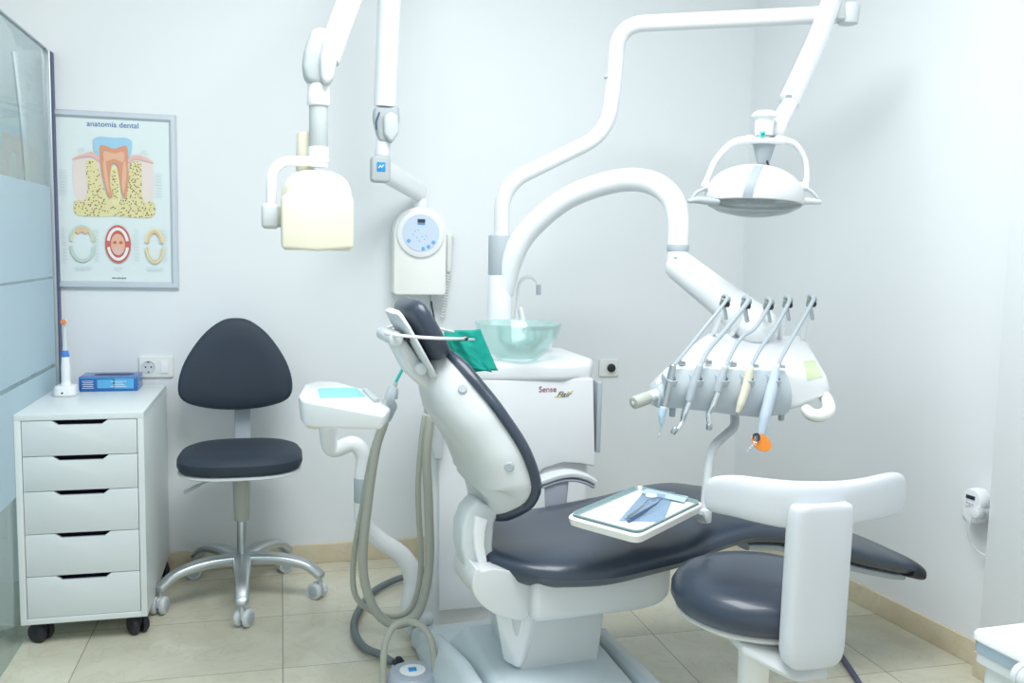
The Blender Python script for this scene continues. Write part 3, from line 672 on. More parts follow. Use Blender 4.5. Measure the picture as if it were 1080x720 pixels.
# handles
b = new(); sweep(b, [pf(706, 418, Yf+.02), pf(692, 416, Yf), pf(678, 421, Yf-.02), pf(670, 424, Yf-.03)], [.013, .014, .013, .012], 18); 
b2 = new(); cyl(b2, pf(684, 419, Yf-.015), pf(668, 425, Yf-.035), .0165, .016, b=.004); mk('left_handle', [(b, WHITE), (b2, TAUPE)], it)
b = new(); sweep(b, [pf(862, 410, Yf+.08), pf(871, 420, Yf+.05), pf(874, 432, Yf+.01), pf(866, 438, Yf-.02), pf(856, 437, Yf-.02), pf(850, 432, Yf-.0)], [.014, .017, .018, .018, .017, .015], 20); mk('right_handle', [(b, IVORY)], it)
for x, y in ((709, 436), (824, 440)):
    b = new(); p = pf(x, y, Yf+.03); cyl(b, p+V((0, 0, -.008)), p+V((0, 0, .02)), .008, .0085, b=.002); mk('underside_knob', [(b, GREYP)], it)
# whips: white rods hinged behind, small roller heads on top
heads = [(764, 318), (786, 320), (810, 321), (830, 319), (855, 318)]
feet = [(752, 352), (772, 354), (795, 356), (822, 358), (846, 360)]
Yw = 2.27
GREENG = mat('roller_clip', (.28, .34, .30), .35, vary=.1)
for (hx_, hy_), (fx_, fy_) in zip(heads, feet):
    b = new(); H_ = atY(hx_, hy_, Yw-.03); F_ = atY(fx_, fy_, Yr-.03); sweep(b, [F_, H_], .0075, 12, 3); w = mk('whip_arm', [(b, WHITE)], it)
    b = new(); b2 = new(); d = (H_-F_).normalized()
    box(b, (0, 0, 0), (.026, .016, .036), .005, zframe(H_+V((0, -.004, 0)), d)); mk('whip_head', [(b, GREENG)], w)
    cyl(b2, H_+V((-.007, -.012, -.006)), H_+V((.007, -.012, -.006)), .0085); cyl(b2, H_+V((-.003, -.008, .012)), H_+V((.003, -.008, .012)), .006); mk('roller', [(b2, BLACK)], w)
for x, y in ((719, 383), (747, 382), (773, 384), (796, 386), (824, 387)):
    b = new(); p = atY(x, y, Yf+.02); box(b, p, (.018, .01, .010), .002); cyl(b, p+V((-.006, -.006, .003)), p+V((-.006, -.006, .010)), .0025); mk('hose_clip', [(b, STEEL)], it)
# tray arm hanging down
TY = 2.02
b = new(); sweep(b, [atY(775, 436, 2.22), atY(775, 450, 2.20), atY(752, 470, 2.14), atY(747, 490, 2.10), atY(743, 545, 2.05)], [.0125, .0125, .012, .012, .013], 18, mode='fil', fr=.03); mk('tray_arm', [(b, LGREY)], it)
tz = .605
tray_px = [(596, 545), (672, 513), (744, 531), (673, 566)]
tp = [atZ(x, y, tz) for x, y in tray_px]
def inset_poly(P, k): c = sum(P, V((0, 0, 0)))/len(P); return [c+(p-c)*k for p in P]
def roundpoly(P, r, n=6): 
    out = []; k = len(P)
    for i in range(k):
        a, b_, c = P[i-1], P[i], P[(i+1) % k]; d1, d2 = (a-b_).normalized()*r, (c-b_).normalized()*r
        for j in range(n+1):
            t = j/n; q = (b_+d1)*(1-t)**2+b_*2*t*(1-t)+(b_+d2)*t*t; out.append(q)
    return out
def polyring(P, k, z, r=.025): return [V((q.x, q.y, z)) for q in roundpoly(inset_poly(P, k), r)]
b = new(); loft(b, [polyring(tp, .86, tz-.026), polyring(tp, .97, tz-.018), polyring(tp, 1.0, tz-.002), polyring(tp, .985, tz+.002), polyring(tp, .95, tz+.002), polyring(tp, .93, tz-.004)]); mk('tray_holder', [(b, IVORY)], it)
e = atY(743, 545, 2.05)
b = new(); cyl(b, e+V((0, 0, -.012)), e+V((0, 0, .022)), .018); hull(b, [e+V((0, -.015, -.012)), e+V((0, .015, -.012)), e+V((0, .015, .0)), e+V((0, -.015, .0)), tp[2]+V((-.02, -.03, -.02)), tp[2]+V((-.05, .01, -.02)), tp[2]+V((-.02, -.03, -.008)), tp[2]+V((-.05, .01, -.008))], .002); mk('tray_clamp', [(b, LGREY)], it)
# the loose tray with its rim and paper liner
TRG = mat('steel_tray', (.36, .50, .52), .3, metal=.5, vary=.03)
tr = thing('instrument_tray', 'steel instrument tray with white paper liner resting on the tray holder', 'tray', (sum((p.x for p in tp))/4, sum((p.y for p in tp))/4, tz))
b = new(); loft(b, [polyring(tp, .90, tz-.003), polyring(tp, .93, tz+.003), polyring(tp, .945, tz+.008), polyring(tp, .93, tz+.009), polyring(tp, .90, tz+.001), polyring(tp, .87, tz-.001)]); mk('tray', [(b, TRG)], tr)
b = new(); t2 = [p+V((.004, -.004, 0)) for p in inset_poly(tp, .84)]; loft(b, [[V((q.x, q.y, tz+.0005)) for q in roundpoly(t2, .006)], [V((q.x, q.y, tz+.0018)) for q in roundpoly(t2, .006)]]); mk('paper_liner', [(b, PAPER)], tr)
po_ = thing('sterile_pouch', 'translucent blue sterilisation pouch lying on the white paper liner of the tray', 'pouch', atZ(690, 532, tz))
pp = [atZ(x, y, tz+.006) for x, y in ((652, 548), (682, 514), (712, 518), (700, 549))]
def wrinkled(P, z, amp, n=14):
    b = new(); g_ = []
    for i in range(n+1):
        row = []
        for j in range(n+1):
            p = P[0].lerp(P[1], j/n).lerp(P[3].lerp(P[2], j/n), i/n); e_ = min(i, j, n-i, n-j)/(n*.5)
            row.append(V((p.x, p.y, z+amp*min(1, e_*1.6)*(.55+.45*noise.noise(V((i*.5, j*.5, z*10)))))))
        g_.append(row)
    vs = [[b.verts.new(p) for p in r] for r in g_]; vb = [[b.verts.new(V((p.x, p.y, z-.0006))) for p in r] for r in g_]
    for i in range(n):
        for j in range(n):
            b.faces.new((vs[i][j], vs[i+1][j], vs[i+1][j+1], vs[i][j+1])); b.faces.new((vb[i][j], vb[i][j+1], vb[i+1][j+1], vb[i+1][j]))
    for k in range(n):
        b.faces.new((vs[k][0], vs[k][0+0], vb[k][0], vb[k+1][0])) if False else None
    return b
mk('film', [(wrinkled(pp, tz+.0035, .012), POUCH)], po_, sharp=60)
pp2 = [atZ(x, y, tz+.02) for x, y in ((676, 514), (682, 510), (726, 518), (722, 524))]
b = new(); loft(b, [[p+V((0, 0, -.014)) for p in pp2], [p+V((0, 0, -.0128)) for p in pp2]]); mk('pouch_flap', [(b, PALEB)], po_)
so_ = thing('dental_mirror', 'round dental mirror wrapped in the blue pouch on the tray', 'dental mirror', atZ(686, 528, tz))
b = new(); sweep(b, [atZ(660, 546, tz+.006), atZ(676, 535, tz+.010), atZ(684, 526, tz+.012)], [.003, .0025, .0015], 10); mk('handle', [(b, STEEL)], so_)
b = new(); p = atZ(687, 523, tz+.013); lathe(b, [(0, 0), (.014, 0), (.015, .001), (.014, .003), (0, .003)], Matrix.Translation(p), 28); mk('mirror_disc', [(b, WHITE)], so_)
so_ = thing('dental_probe', 'thin dark blue steel probe lying beside the mirror in the pouch', 'dental probe', atZ(670, 540, tz))
b = new(); sweep(b, [atZ(663, 549, tz+.006), atZ(680, 539, tz+.009), atZ(694, 530, tz+.010)], [.0045, .004, .002], 10); 
DST = mat('dark_steel', (.10, .16, .28), .3, metal=.7, vary=.05)
mk('shaft', [(b, DST)], so_); b = new(); sweep(b, [atZ(694, 530, tz+.010), atZ(697, 526, tz+.012), atZ(699, 527, tz+.010)], [.0018, .0012, .0006], 8); mk('tip', [(b, DST)], so_)

# handpieces: each with its own hose over a whip head
Yh = Yf-.042
def hose(hp, k, top, pts, r=.0048):
    b = new(); H_ = atY(*heads[k], Yw-.05)
    sweep(b, [atY(heads[k][0]+2, heads[k][1]+18, Yw-.03), H_+V((.0, .01, .012)), H_+V((-.002, -.014, .004))]+pts+[top], r, 10)
    mk('hose', [(b, GREYH)], hp)
GREYH = mat('silicone_hose', (.40, .46, .50), .35, vary=.05)
L5 = 'instruments on the delivery table'
h1 = thing('syringe_handpiece', 'slim steel air water syringe, leftmost on the instrument table', 'dental handpiece', atY(708, 388, Yh), group=L5)
hose(h1, 0, atY(710, 386, Yh), [atY(738, 352, 2.17), atY(722, 372, 2.12)])
b = new(); sweep(b, [atY(710, 386, Yh), atY(705, 408, Yh), atY(700, 430, Yh)], [.0085, .010, .009], 16); mk('grip', [(b, STEEL)], h1)
b = new(); sweep(b, [atY(700, 430, Yh), atY(698, 438, Yh), atY(698, 446, Yh)], [.010, .009, .006], 16); mk('head', [(b, PALEB)], h1)
b = new(); sweep(b, [atY(698, 445, Yh), atY(696, 456, Yh), atY(694, 461, Yh-.01)], [.004, .003, .0025], 12); mk('nozzle', [(b, CLEAR)], h1)
h2 = thing('turbine_handpiece', 'chrome turbine handpiece bent at the tip, second from left on the instrument table', 'dental handpiece', atY(735, 388, Yh), group=L5)
hose(h2, 1, atY(738, 386, Yh), [atY(765, 348, 2.17), atY(748, 368, 2.12)], .0065)
b = new(); sweep(b, [atY(738, 386, Yh), atY(732, 405, Yh), atY(727, 422, Yh)], [.009, .0115, .010], 16); mk('sleeve', [(b, GREYP)], h2)
b = new(); sweep(b, [atY(727, 422, Yh), atY(722, 436, Yh), atY(719, 446, Yh), atY(713, 454, Yh-.01)], [.0085, .0085, .0065, .0055], 16); mk('shank', [(b, CHROME)], h2)
b = new(); p = atY(711, 454, Yh-.012); cyl(b, p+V((.004, 0, .008)), p+V((-.004, 0, -.008)), .0075); mk('turbine_head', [(b, STEEL)], h2)
h3 = thing('micromotor_handpiece', 'chrome micromotor handpiece with a small round head, middle one of the instrument table', 'dental handpiece', atY(762, 390, Yh), group=L5)
hose(h3, 2, atY(765, 388, Yh), [atY(797, 345, 2.18), atY(782, 356, 2.15), atY(772, 372, 2.12)], .005)
b = new(); sweep(b, [atY(765, 388, Yh), atY(760, 402, Yh), atY(757, 412, Yh)], [.009, .011, .010], 16); mk('sleeve', [(b, GREYP)], h3)
b = new(); sweep(b, [atY(757, 412, Yh), atY(751, 428, Yh), atY(747, 438, Yh), atY(748, 447, Yh-.01)], [.009, .0085, .0065, .0055], 16); mk('shank', [(b, CHROME)], h3)
b = new(); p = atY(748, 450, Yh-.012); cyl(b, p+V((0, 0, .008)), p+V((0, 0, -.008)), .0078); mk('handpiece_head', [(b, STEEL)], h3)
h4 = thing('scaler_handpiece', 'cream tapered ultrasonic scaler, between the middle handpiece and the curing light', 'dental handpiece', atY(788, 390, Yh), group=L5)
hose(h4, 3, atY(791, 388, Yh), [atY(818, 345, 2.18), atY(803, 366, 2.13)], .0055)
b = new(); sweep(b, [atY(791, 388, Yh), atY(787, 408, Yh), atY(781, 426, Yh), atY(778, 434, Yh)], [.010, .0115, .010, .006], 16); mk('grip', [(b, CREAM)], h4)
b = new(); sweep(b, [atY(778, 434, Yh), atY(777, 440, Yh)], [.003, .0012], 10, 3); mk('tip', [(b, STEEL)], h4)
h5 = thing('curing_light', 'pale blue curing light with an orange oval shield, rightmost on the instrument table', 'curing light', atY(815, 390, Yh), group=L5)
hose(h5, 4, atY(819, 388, Yh), [atY(842, 345, 2.18), atY(830, 366, 2.13)], .0055)
b = new(); LB = mat('curing_body', (.62, .73, .84), .35, coat=.3, vary=.02)
sweep(b, [atY(819, 386, Yh), atY(814, 410, Yh), atY(807, 438, Yh), atY(803, 457, Yh)], [.009, .014, .0145, .0105], 18); mk('body', [(b, LB)], h5)
sc = atY(802.5, 466.5, Yh-.02)
b = new(); sd = V((.86, .1, -.38)).normalized(); sn = V((.15, -.93, .28)).normalized(); sn = (sn-sd*sn.dot(sd)).normalized(); M_ = frame(sc, sd, sn.cross(sd), sn)
lathe(b, [(0, 0), (.033, 0), (.034, .0012), (.033, .0024), (0, .0024)], M_, 40, 1., .62); mk('orange_shield', [(b, ORANGE)], h5)
b = new(); p = atY(797, 461, Yh-.022); lathe(b, [(0, 0), (.011, 0), (.011, .005), (.006, .005), (.006, .006), (0, .006)], frame(p, sd, sn.cross(sd), sn), 24); mk('shield_ring', [(b, DISP)], h5)
b = new(); sweep(b, [atY(797, 461, Yh-.03), atY(795, 469, Yh-.04), atY(788, 476, Yh-.045)], [.0055, .005, .003], 12); mk('light_guide', [(b, CLEAR)], h5)

# ------------------------------------------------------------------ operating light
ol = thing('operating_light', 'white overhead operating light on a long cranked arm above the instrument table', 'operating light', (cxx, 2.98, cz1))
b = new(); J = atY(882, 15, 2.50)
sweep(b, [(cxx, 2.98, cz1-.02), atY(530, 195, 2.95), atY(640, 141, 2.86), atY(648, 85, 2.84), atY(652, 26, 2.80), J], .001, mode='fil', fr=[.09, .09, .05, .10], n=10, sect=[(u*26, v*26) for u, v in [(cos(2*pi*i/20), sin(2*pi*i/20)) for i in range(20)]], round_ends=False)
oa = mk('cranked_arm', [(b, WHITE)], ol)
s1, s2 = atY(646, 82, 2.84), atY(646.5, 80, 2.84); b = new(); cyl(b, atY(645.6, 83, 2.845), atY(645.8, 80.5, 2.845), .0272, b=.001); mk('arm_seam', [(b, LGREY)], oa)
b = new(); cyl(b, J+V((-.01, 0, -.022)), J+V((-.01, 0, .05)), .038, .036, b=.006); cyl(b, J+V((.035, -.01, -.03)), J+V((.035, -.01, .03)), .030, .034, b=.006); mk('arm_joint', [(b, LGREY)], ol)
K = atY(818, 138, 2.30)
b = new(); J2 = atY(880, -8, 2.48); sweep(b, [J2, atY(862, 42, 2.43), atY(832, 108, 2.34)], .001, sect=[(u*30, v*26) for u, v in sq(1, 1, 24, 2.6)], n=6); la = mk('spring_arm', [(b, WHITE)], ol)
decal('arm_insert', la, grid([(833, 92), (839, 93), (833, 107), (827, 107)], 3, 4), GREYP, .0015)
b = new(); sweep(b, [atY(834, 108, 2.34), atY(824, 125, 2.315), K], [.022, .024, .026], 20); mk('elbow', [(b, WHITE)], ol)
LAMPW = mat('lamp_white', (.66, .69, .71), .35, coat=.2); N_ = atY(806, 133, 2.28)
b = new(); lathe(b, [(0, .045), (.024, .045), (.034, .038), (.036, .030), (.030, .024), (.026, .020), (.026, .012), (.024, -.020), (0, -.020)], Matrix.Translation(N_+V((0, 0, -.005))), 32); mk('swivel_neck', [(b, WHITE)], ol)
b = new(); p = atY(804, 141.5, 2.253); box(b, p, (.017, .004, .017), .001); em = mk('emblem_plate', [(b, TEALD)], ol)
b = new(); box(b, p+V((-.003, -.003, -.001)), (.003, .002, .009)); box(b, p+V((.003, -.003, .001)), (.003, .002, .009)); box(b, p+V((0, -.003, 0)), (.005, .002, .003)); mk('emblem', [(b, TEALE)], em)
# crossbar & yoke
cb = atY(806, 149, 2.28)
b = new(); lathe(b, [(0, .008), (.04, .008), (.058, .003), (.062, -.003), (.056, -.008), (0, -.010)], Matrix.Translation(cb), 40, 1., .55); mk('yoke_bar', [(b, WHITE)], ol)
b = new(); lathe(b, [(0, -.058), (.014, -.058), (.019, -.052), (.032, -.006), (.032, 0), (0, 0)], Matrix.Translation(cb+V((0, 0, -.004))), 32, 1, .7); mk('grey_hub', [(b, mat('hub_grey', (.38, .43, .46), .4))], ol)
for side, pts in ((-1, [(792, 147), (772, 151), (755, 168), (746, 188), (743, 196)]), (1, [(820, 147), (838, 152), (849, 168), (851, 185), (849, 196)])):
    b = new(); sweep(b, AY(pts, 2.28), [.013, .009, .007, .007, .010], 14); mk('yoke_arm', [(b, WHITE)], ol)
    b = new(); cxp = 745 if side < 0 else 847; p = atY(cxp, 197, 2.28); cyl(b, p+V((-side*.022, 0, 0)), p+V((side*.012, 0, 0)), .0125, b=.003)
    q = atY(754 if side < 0 else 840, 205, 2.27); sweep(b, [p, q], .007, 10, 2); mk('pivot', [(b, WHITE)], ol)
# reflector dome
Dc = atY(795, 213, 2.27); rx, ry = .142, .115
b = new(); pr = []
for k in range(15):
    a = k/14*pi/2; pr.append((rx*sin(a), .102*cos(a)**.85))
pr += [(rx*.995, -.004), (rx*.97, -.006)] ; pr = pr+[(rx*.95, -.002)]+[(rx*.93*sin(a_), .085*cos(a_)) for a_ in [pi/2*(1-k/8) for k in range(9)]]
tilt = Matrix.Rotation(radians(2), 4, 'Y') @ Matrix.Rotation(radians(-4), 4, 'X')
lathe(b, pr, Matrix.Translation(Dc) @ tilt, 56, 1., .8); dome = mk('reflector_dome', [(b, LAMPW)], ol)
b = new(); lathe(b, [(rx*.96, -.002), (rx*.92, -.012), (rx*.7, -.028), (rx*.35, -.038), (0, -.041), (0, -.039), (rx*.35, -.036), (rx*.7, -.026), (rx*.9, -.010), (rx*.94, -.002)], Matrix.Translation(Dc) @ tilt, 48, 1., .8); mk('clear_shield', [(b, glassmat('lamp_shield', (.97, .99, .99), .03, .14, (.9, .93, .93)))], ol)
decal('grey_band', dome, [[(784+12*(1-k/9)**1.5+u, 175+k*3.7) for u in (-1, 2.5, 6, 9.5)] for k in range(10)], mat('band_grey', (.34, .40, .44), .4), .0018)
b = new(); sweep(b, AY([(809, 170), (811, 176), (813, 180)], 2.25), .003, 8); mk('cable', [(b, BLACK)], ol)
for pts, mm in (([(727, 212), (735, 211), (745, 212), (757, 213)], GREYP), ([(818, 212), (835, 211), (850, 212), (864, 213)], LGREY)):
    b = new(); sweep(b, AY(pts, 2.22), [.006, .0095, .010, .007], 14, sect=[(u, v*1.3) for u, v in sq(1, 1, 16, 2.3)])
    e0 = pts[0] if pts[0][0] < 800 else pts[-1]
    x_ = (735, 745) if pts[0][0] < 800 else (857, 850)
    sweep(b, AY([(x_[0]-(5 if x_[0] < 800 else -5), 209), (x_[0], 203), (x_[1], 198)], 2.24), [.004, .005, .004], 10); mk('handle', [(b, mm)], ol)

# ------------------------------------------------------------------ wall mounted x-ray
XRG = mat('xray_joint_grey', (.47, .52, .53), .4, vary=.02); XRL = mat('xray_light_grey', (.60, .64, .645), .4, vary=.02)
xr = thing('dental_xray', 'wall mounted x-ray with folding arm and cream tube head above the task chair', 'x-ray machine', (atY(443, 310, WY).x, WY, 1.04))
bx = atY(442, 262, 3.39)
xl, xr_, zt_, zb2 = atY(415, 300, 3.38).x, atY(470, 300, 3.38).x, atY(442, 240, 3.38).z, atY(442, 311, 3.38).z
dc = atY(443, 246, 3.36)
b = new()
hw = (xr_-xl)/2; xc = (xl+xr_)/2; out = [(xc-hw, zb2+.008), (xc-hw+.008, zb2), (xc+hw-.008, zb2), (xc+hw, zb2+.008), (xc+hw, dc.z)] + [(xc+hw*cos(radians(a)), dc.z+hw*1.0*sin(radians(a))) for a in range(12, 169, 12)] + [(xc-hw, dc.z)]
prism(b, [(x, z) for x, z in out], 0, .10, .010, frame(V((0, WY, 0)), V((1, 0, 0)), V((0, 0, 1)), V((0, -1, 0))), seg=4); bxo = mk('control_box', [(b, IVORY)], xr)
b = new(); lathe(b, [(0, .014), (.080, .014), (.088, .010), (.090, .004), (.090, 0)], BACKF((xc, WY-.100, dc.z)), 48); mk('round_bezel', [(b, WHITE)], bxo)
b = new(); lathe(b, [(0, .003), (.068, .003), (.069, 0), (.069, -.002)], BACKF((xc, WY-.1135, dc.z+.002)), 48); pn = mk('control_panel', [(b, mat('pale_lilac_panel', (.60, .70, .83), .35, vary=.02))], bxo)
b = new(); box(b, (xc+.0, WY-.1175, dc.z+.046), (.028, .003, .013), .001); b2 = new(); box(b2, (xc, WY-.1175, dc.z+.035), (.028, .002, .005))
b3 = new()
for dx, dz, r in ((-.046, -.028, .007), (.008, -.056, .007), (.028, -.048, .007), (.046, -.032, .007)): cyl(b3, (xc+dx, WY-.116, dc.z+dz), (xc+dx, WY-.1185, dc.z+dz), r, b=.001)
for dx, dz in ((-.03, -.005), (-.017, -.016), (-.022, .008), (.004, -.012), (.012, -.022), (-.006, -.028), (.02, -.01), (-.010, .012)): cyl(b3, (xc+dx, WY-.116, dc.z+dz), (xc+dx, WY-.1175, dc.z+dz), .0022, b=.0005)
mk('display_and_buttons', [(b, DISP), (b2, BLUEP), (b3, mat('button_blue', (.15, .42, .78), .4))], pn)
# bracket arm from box
T0 = atY(444, 215, 3.40)
b = new(); cyl(b, (T0.x, 3.40, dc.z+.08), (T0.x, 3.40, T0.z+.02), .027, b=.004); mk('mounting_neck', [(b, WHITE)], xr)
E0 = atY(443, 203, 3.40); E1 = atY(402, 178, 3.12)
b = new(); sweep(b, [E0, E0.lerp(E1, .5), E1], [.030, .033, .035], 24, sect=[(u*1.1, v*.8) for u, v in sq(1, 1, 24, 3)], up=(0, 0, 1)); mk('lower_arm', [(b, WHITE)], xr)
b = new(); q = atY(401, 178.5, 3.07); prism(b, rrect(.064, .088, .014), -.03, .028, .008, BACKF(q)); plate = mk('end_cap', [(b, XRG)], xr)
b = new(); box(b, q+V((0, -.029, .006)), (.028, .002, .030), .0005); b2 = new()
for x0_, z0_, x1_, z1_ in ((-.008, -.004, -.003, .004), (-.003, .004, .002, -.002), (.002, -.002, .008, .006)): sweep(b2, [q+V((x0_, -.0305, .006+z0_)), q+V((x1_, -.0305, .006+z1_))], .0018, 8, 2)
mk('blue_emblem', [(b, BLUEL), (b2, PAPER)], plate)
J3 = atY(405, 132, 3.10)
b = new(); cyl(b, atY(403, 165, 3.10), atY(405, 140, 3.10), .026, .024, b=.004); mk('elbow_neck', [(b, WHITE)], xr)
b = new(); hull(b, [V((p.x, Y, p.z)) for p in AY([(393, 125), (394, 113), (420, 112), (421, 128), (418, 143), (413, 152), (399, 150)], 3.1) for Y in (3.07, 3.13)], .012, seg=4); el = mk('elbow_joint', [(b, XRG)], xr)
b = new(); hull(b, [V((p.x, Y, p.z)) for p in AY([(404, 122), (412, 117), (420, 122), (421, 140), (413, 151), (405, 142)], 3.06) for Y in (3.05, 3.08)], .010, seg=3); 
b2 = new(); sweep(b2, AY([(400, 119), (397, 128), (397, 136)], 3.056), .003, 8); mk('joint_cover', [(b, LGREY), (b2, INK)], el)
Ttop = atY(413, -70, 3.06)
b = new(); sweep(b, [atY(406, 112, 3.10), atY(409, 40, 3.08), Ttop], .001, sect=[(u*38, v*38) for u, v in sq(1, 1, 24, 2.6)], n=5); mk('upright_arm', [(b, WHITE)], xr)
Tt = V((Ttop.x, Ttop.y-.02, Ttop.z)); H2 = atY(345, 68, 2.40); T2 = atY(395, -60, 2.60)
b = new(); cyl(b, T2+V((0, .0, -.04)), T2+V((0, .02, .07)), .045); cyl(b, Ttop+V((0, 0, -.02)), Ttop+V((0, 0, .08)), .045); sweep(b, [Ttop+V((0, 0, .05)), T2+V((0, 0, .05))], .035, 20, 3); mk('elbow_cross', [(b, LGREY)], xr)
b = new(); sweep(b, [T2, atY(368, 2, 2.50), atY(346, 62, 2.42)], .001, sect=[(u*30, v*24) for u, v in sq(1, 1, 24, 3)], n=5); mk('scissor_arm', [(b, WHITE)], xr)
b = new(); pts = [(328, 32), (342, 29), (352, 40), (355, 60), (352, 82), (345, 94), (322, 88), (318, 72), (320, 55)]
hull(b, [V((p.x, Y, p.z)) for p in AY(pts, 2.38) for Y in (2.355, 2.41)], .016, seg=4); jo = mk('elbow_shell', [(b, XRG)], xr)
b = new(); hull(b, [V((p.x, Y, p.z)) for p in AY([(343, 38), (352, 44), (356, 62), (352, 84), (345, 92), (338, 84), (337, 62)], 2.35) for Y in (2.338, 2.36)], .010, seg=3); mk('shell_cover', [(b, XRL)], jo)
hx_ = atY(336, 130, 2.38).x
z_ = lambda y: atY(336, y, 2.38).z
b = new(); cyl(b, (hx_, 2.385, z_(112)), (hx_, 2.385, z_(86)), .029, .027, b=.006); mk('shaft_collar', [(b, WHITE)], xr)
b = new(); cyl(b, (hx_, 2.385, z_(156)), (hx_, 2.385, z_(106)), .0235, b=.002); mk('shaft', [(b, XRG)], xr)
b = new(); lathe(b, [(0, 0), (.024, 0), (.024, .012), (.027, .014), (.027, .022), (.024, .024), (.026, .034), (.025, .05), (.0, .052)], Matrix.Translation((hx_, 2.385, z_(176))), 32); mk('swivel_collar', [(b, WHITE)], xr)
b = new(); sweep(b, [atY(330, 170, 2.38), atY(298, 170, 2.36), atY(286, 182, 2.355), atY(286, 215, 2.35)], [.0125, .0125, .0125, .0125], 16, mode='fil', fr=.03); mk('fork', [(b, WHITE)], xr)
b = new(); p = atY(285, 228, 2.35); box(b, p, (.042, .05, .062), .010); b2 = new(); box(b2, p+V((.020, 0, 0)), (.026, .036, .052), .006); mk('fork_pivot', [(b, XRL), (b2, TAUPE)], xr)
# tube head: barrel with domed shoulder
bl, br_ = atY(296, 240, 2.30), atY(373, 240, 2.30)
b = new(); zc0, zc1 = atY(335, 264, 2.30).z, atY(335, 205, 2.30).z
hcx = (bl.x+br_.x)/2; hwid = (br_.x-bl.x)/2
secs = []
for zz_, kx, ky in ((0, .90, .86), (.006, .965, .95), (.016, 1., 1.), (.10, 1.0, 1.), (.125, .99, .99), (.150, .96, .95), (.172, .86, .84), (.188, .66, .64), (.196, .42, .42), (.198, .2, .2)):
    zs = zc0+zz_; secs.append([V((hcx+x+(.0 if zz_ < .15 else 0), 2.345+y, zs)) for x, y in sq(hwid*kx, .088*ky, 44, 2.8)])
loft(b, secs); mk('tube_head', [(b, CREAM)], xr, sharp=45)
b = new(); hull(b, [V((p.x, Y, p.z)) for p in AY([(297, 262), (296, 208), (302, 203), (335, 203), (368, 203), (373, 210), (373, 262), (335, 265)], 2.25) for Y in (2.243, 2.30)], .008, seg=4); mk('front_cover', [(b, CREAM)], xr)
b = new(); p0 = atY(322, 170, 2.43); p1 = atY(322, 140, 2.43); cyl(b, p0+V((0, 0, -.03)), p1+V((0, 0, .002)), .024, .022, b=.008); mk('rear_collimator', [(b, CREAM)], xr)
# hand switch beside the box
p = atY(474, 255, 3.43)
hs_ = thing('xray_hand_switch', 'slim white hand switch hanging on the wall right of the control box', 'hand switch', p)
zt3, zb3 = atY(474, 246, 3.43).z, atY(474, 288, 3.43).z
b = new(); box(b, (p.x, WY-.02, zt3-.008), (.036, .04, .02), .005); mk('holder', [(b, AIRGREY)], hs_)
b = new(); sweep(b, [(p.x-.0, 3.44, zb3+.01), (p.x, 3.435, zt3-.01)], [.011, .013], 14, 4); mk('grip', [(b, AIRGREY)], hs_)
b = new(); q0 = V((p.x, 3.44, zb3)); pts = []
for k in range(0, 16*12+1):
    t = k/(16*12); a = 2*pi*k/12; c_ = q0.lerp(V((p.x-.02, 3.45, zb3-.17)), t); pts.append(c_+V((cos(a)*.009, sin(a)*.007, 0)))
sweep(b, pts, .0022, 6, 1, mode='raw'); mk('coiled_cord', [(b, AIRGREY)], hs_)
b = new(); b2 = new(); sweep(b, [atY(454, 309, 3.44), atY(454, 330, 3.45), atY(455, 352, 3.455)], .0028, 8); sweep(b2, [atY(455, 318, 3.44), atY(456, 326, 3.447), atY(459, 340, 3.45)], .003, 8)
o = mk('hanging_cable', [(b, GREYP), (b2, BLACK)]); tag(o, 'thin grey and black cord hanging below the x-ray control box', 'cable')

# ------------------------------------------------------------------ patient chair
TH = radians(5); O0 = V((.75, 2.25, 0)); ca_ = V((cos(TH), sin(TH), 0)); cw = V((-sin(TH), cos(TH), 0))
def CP(s, w, z): return O0 + ca_*s + cw*w + V((0, 0, z))
dch = thing('dental_chair', 'reclining patient chair with navy upholstery and white shell in front of the unit', 'dental chair', CP(0, 0, 0))
def lerp_t(T, s):
    for (a, *va), (b_, *vb) in zip(T, T[1:]):
        if s <= b_: 
            t = (s-a)/(b_-a); t = max(0, min(1, t)); t = t*t*(3-2*t)*.4+t*.6
            return [x+(y-x)*t for x, y in zip(va, vb)]
    return list(T[-1][1:])
# s, top z, half width, thickness
def seat_at(s):
    v = [lerp_t(SEAT, max(SEAT[0][0], min(SEAT[-1][0], s+q))) for q in ((-.04, -.02, 0, .02, .04) if s > -.12 else (-.012, 0, .012))]
    return [sum(x[i] for x in v)/len(v) for i in range(3)]
SEAT = [(-.25, .478, .13, .06), (-.235, .480, .165, .078), (-.20, .483, .205, .095), (-.12, .486, .245, .105), (0., .488, .265, .11), (.2, .508, .265, .105), (.33, .535, .25, .10), (.42, .540, .24, .09), (.55, .515, .225, .08), (.70, .458, .205, .075), (.90, .388, .185, .07), (1.02, .345, .170, .06)]
b = new(); R_ = []
for i in range(61):
    s = -.25+1.27*i/60; zt1, hw_, th = seat_at(s)
    dip = .010 if s < .5 else .0
    ring = []
    for x, y in sq(1, 1, 40, 2.9):
        z = zt1-th/2+y*th/2
        if y > 0: z -= dip*max(0, 1-abs(x)*1.1)
        xs = x*hw_*(1-.10*(1-y)/2 if y < 0 else 1)
        ring.append(CP(s, xs, z))
    R_.append(ring)
def endcap(R, k1, dirv):
    c = sum(R, V((0, 0, 0)))/len(R); return [[c+(p-c)*k+dirv*d for p in R] for k, d in k1]
R_ = list(reversed(endcap(R_[0], [(.93, .010), (.75, .020), (.4, .027)], -ca_))) + R_
loft(b, R_); mk('seat_cushion', [(b, NAVY)], dch, sharp=50)
b = new(); R_ = []
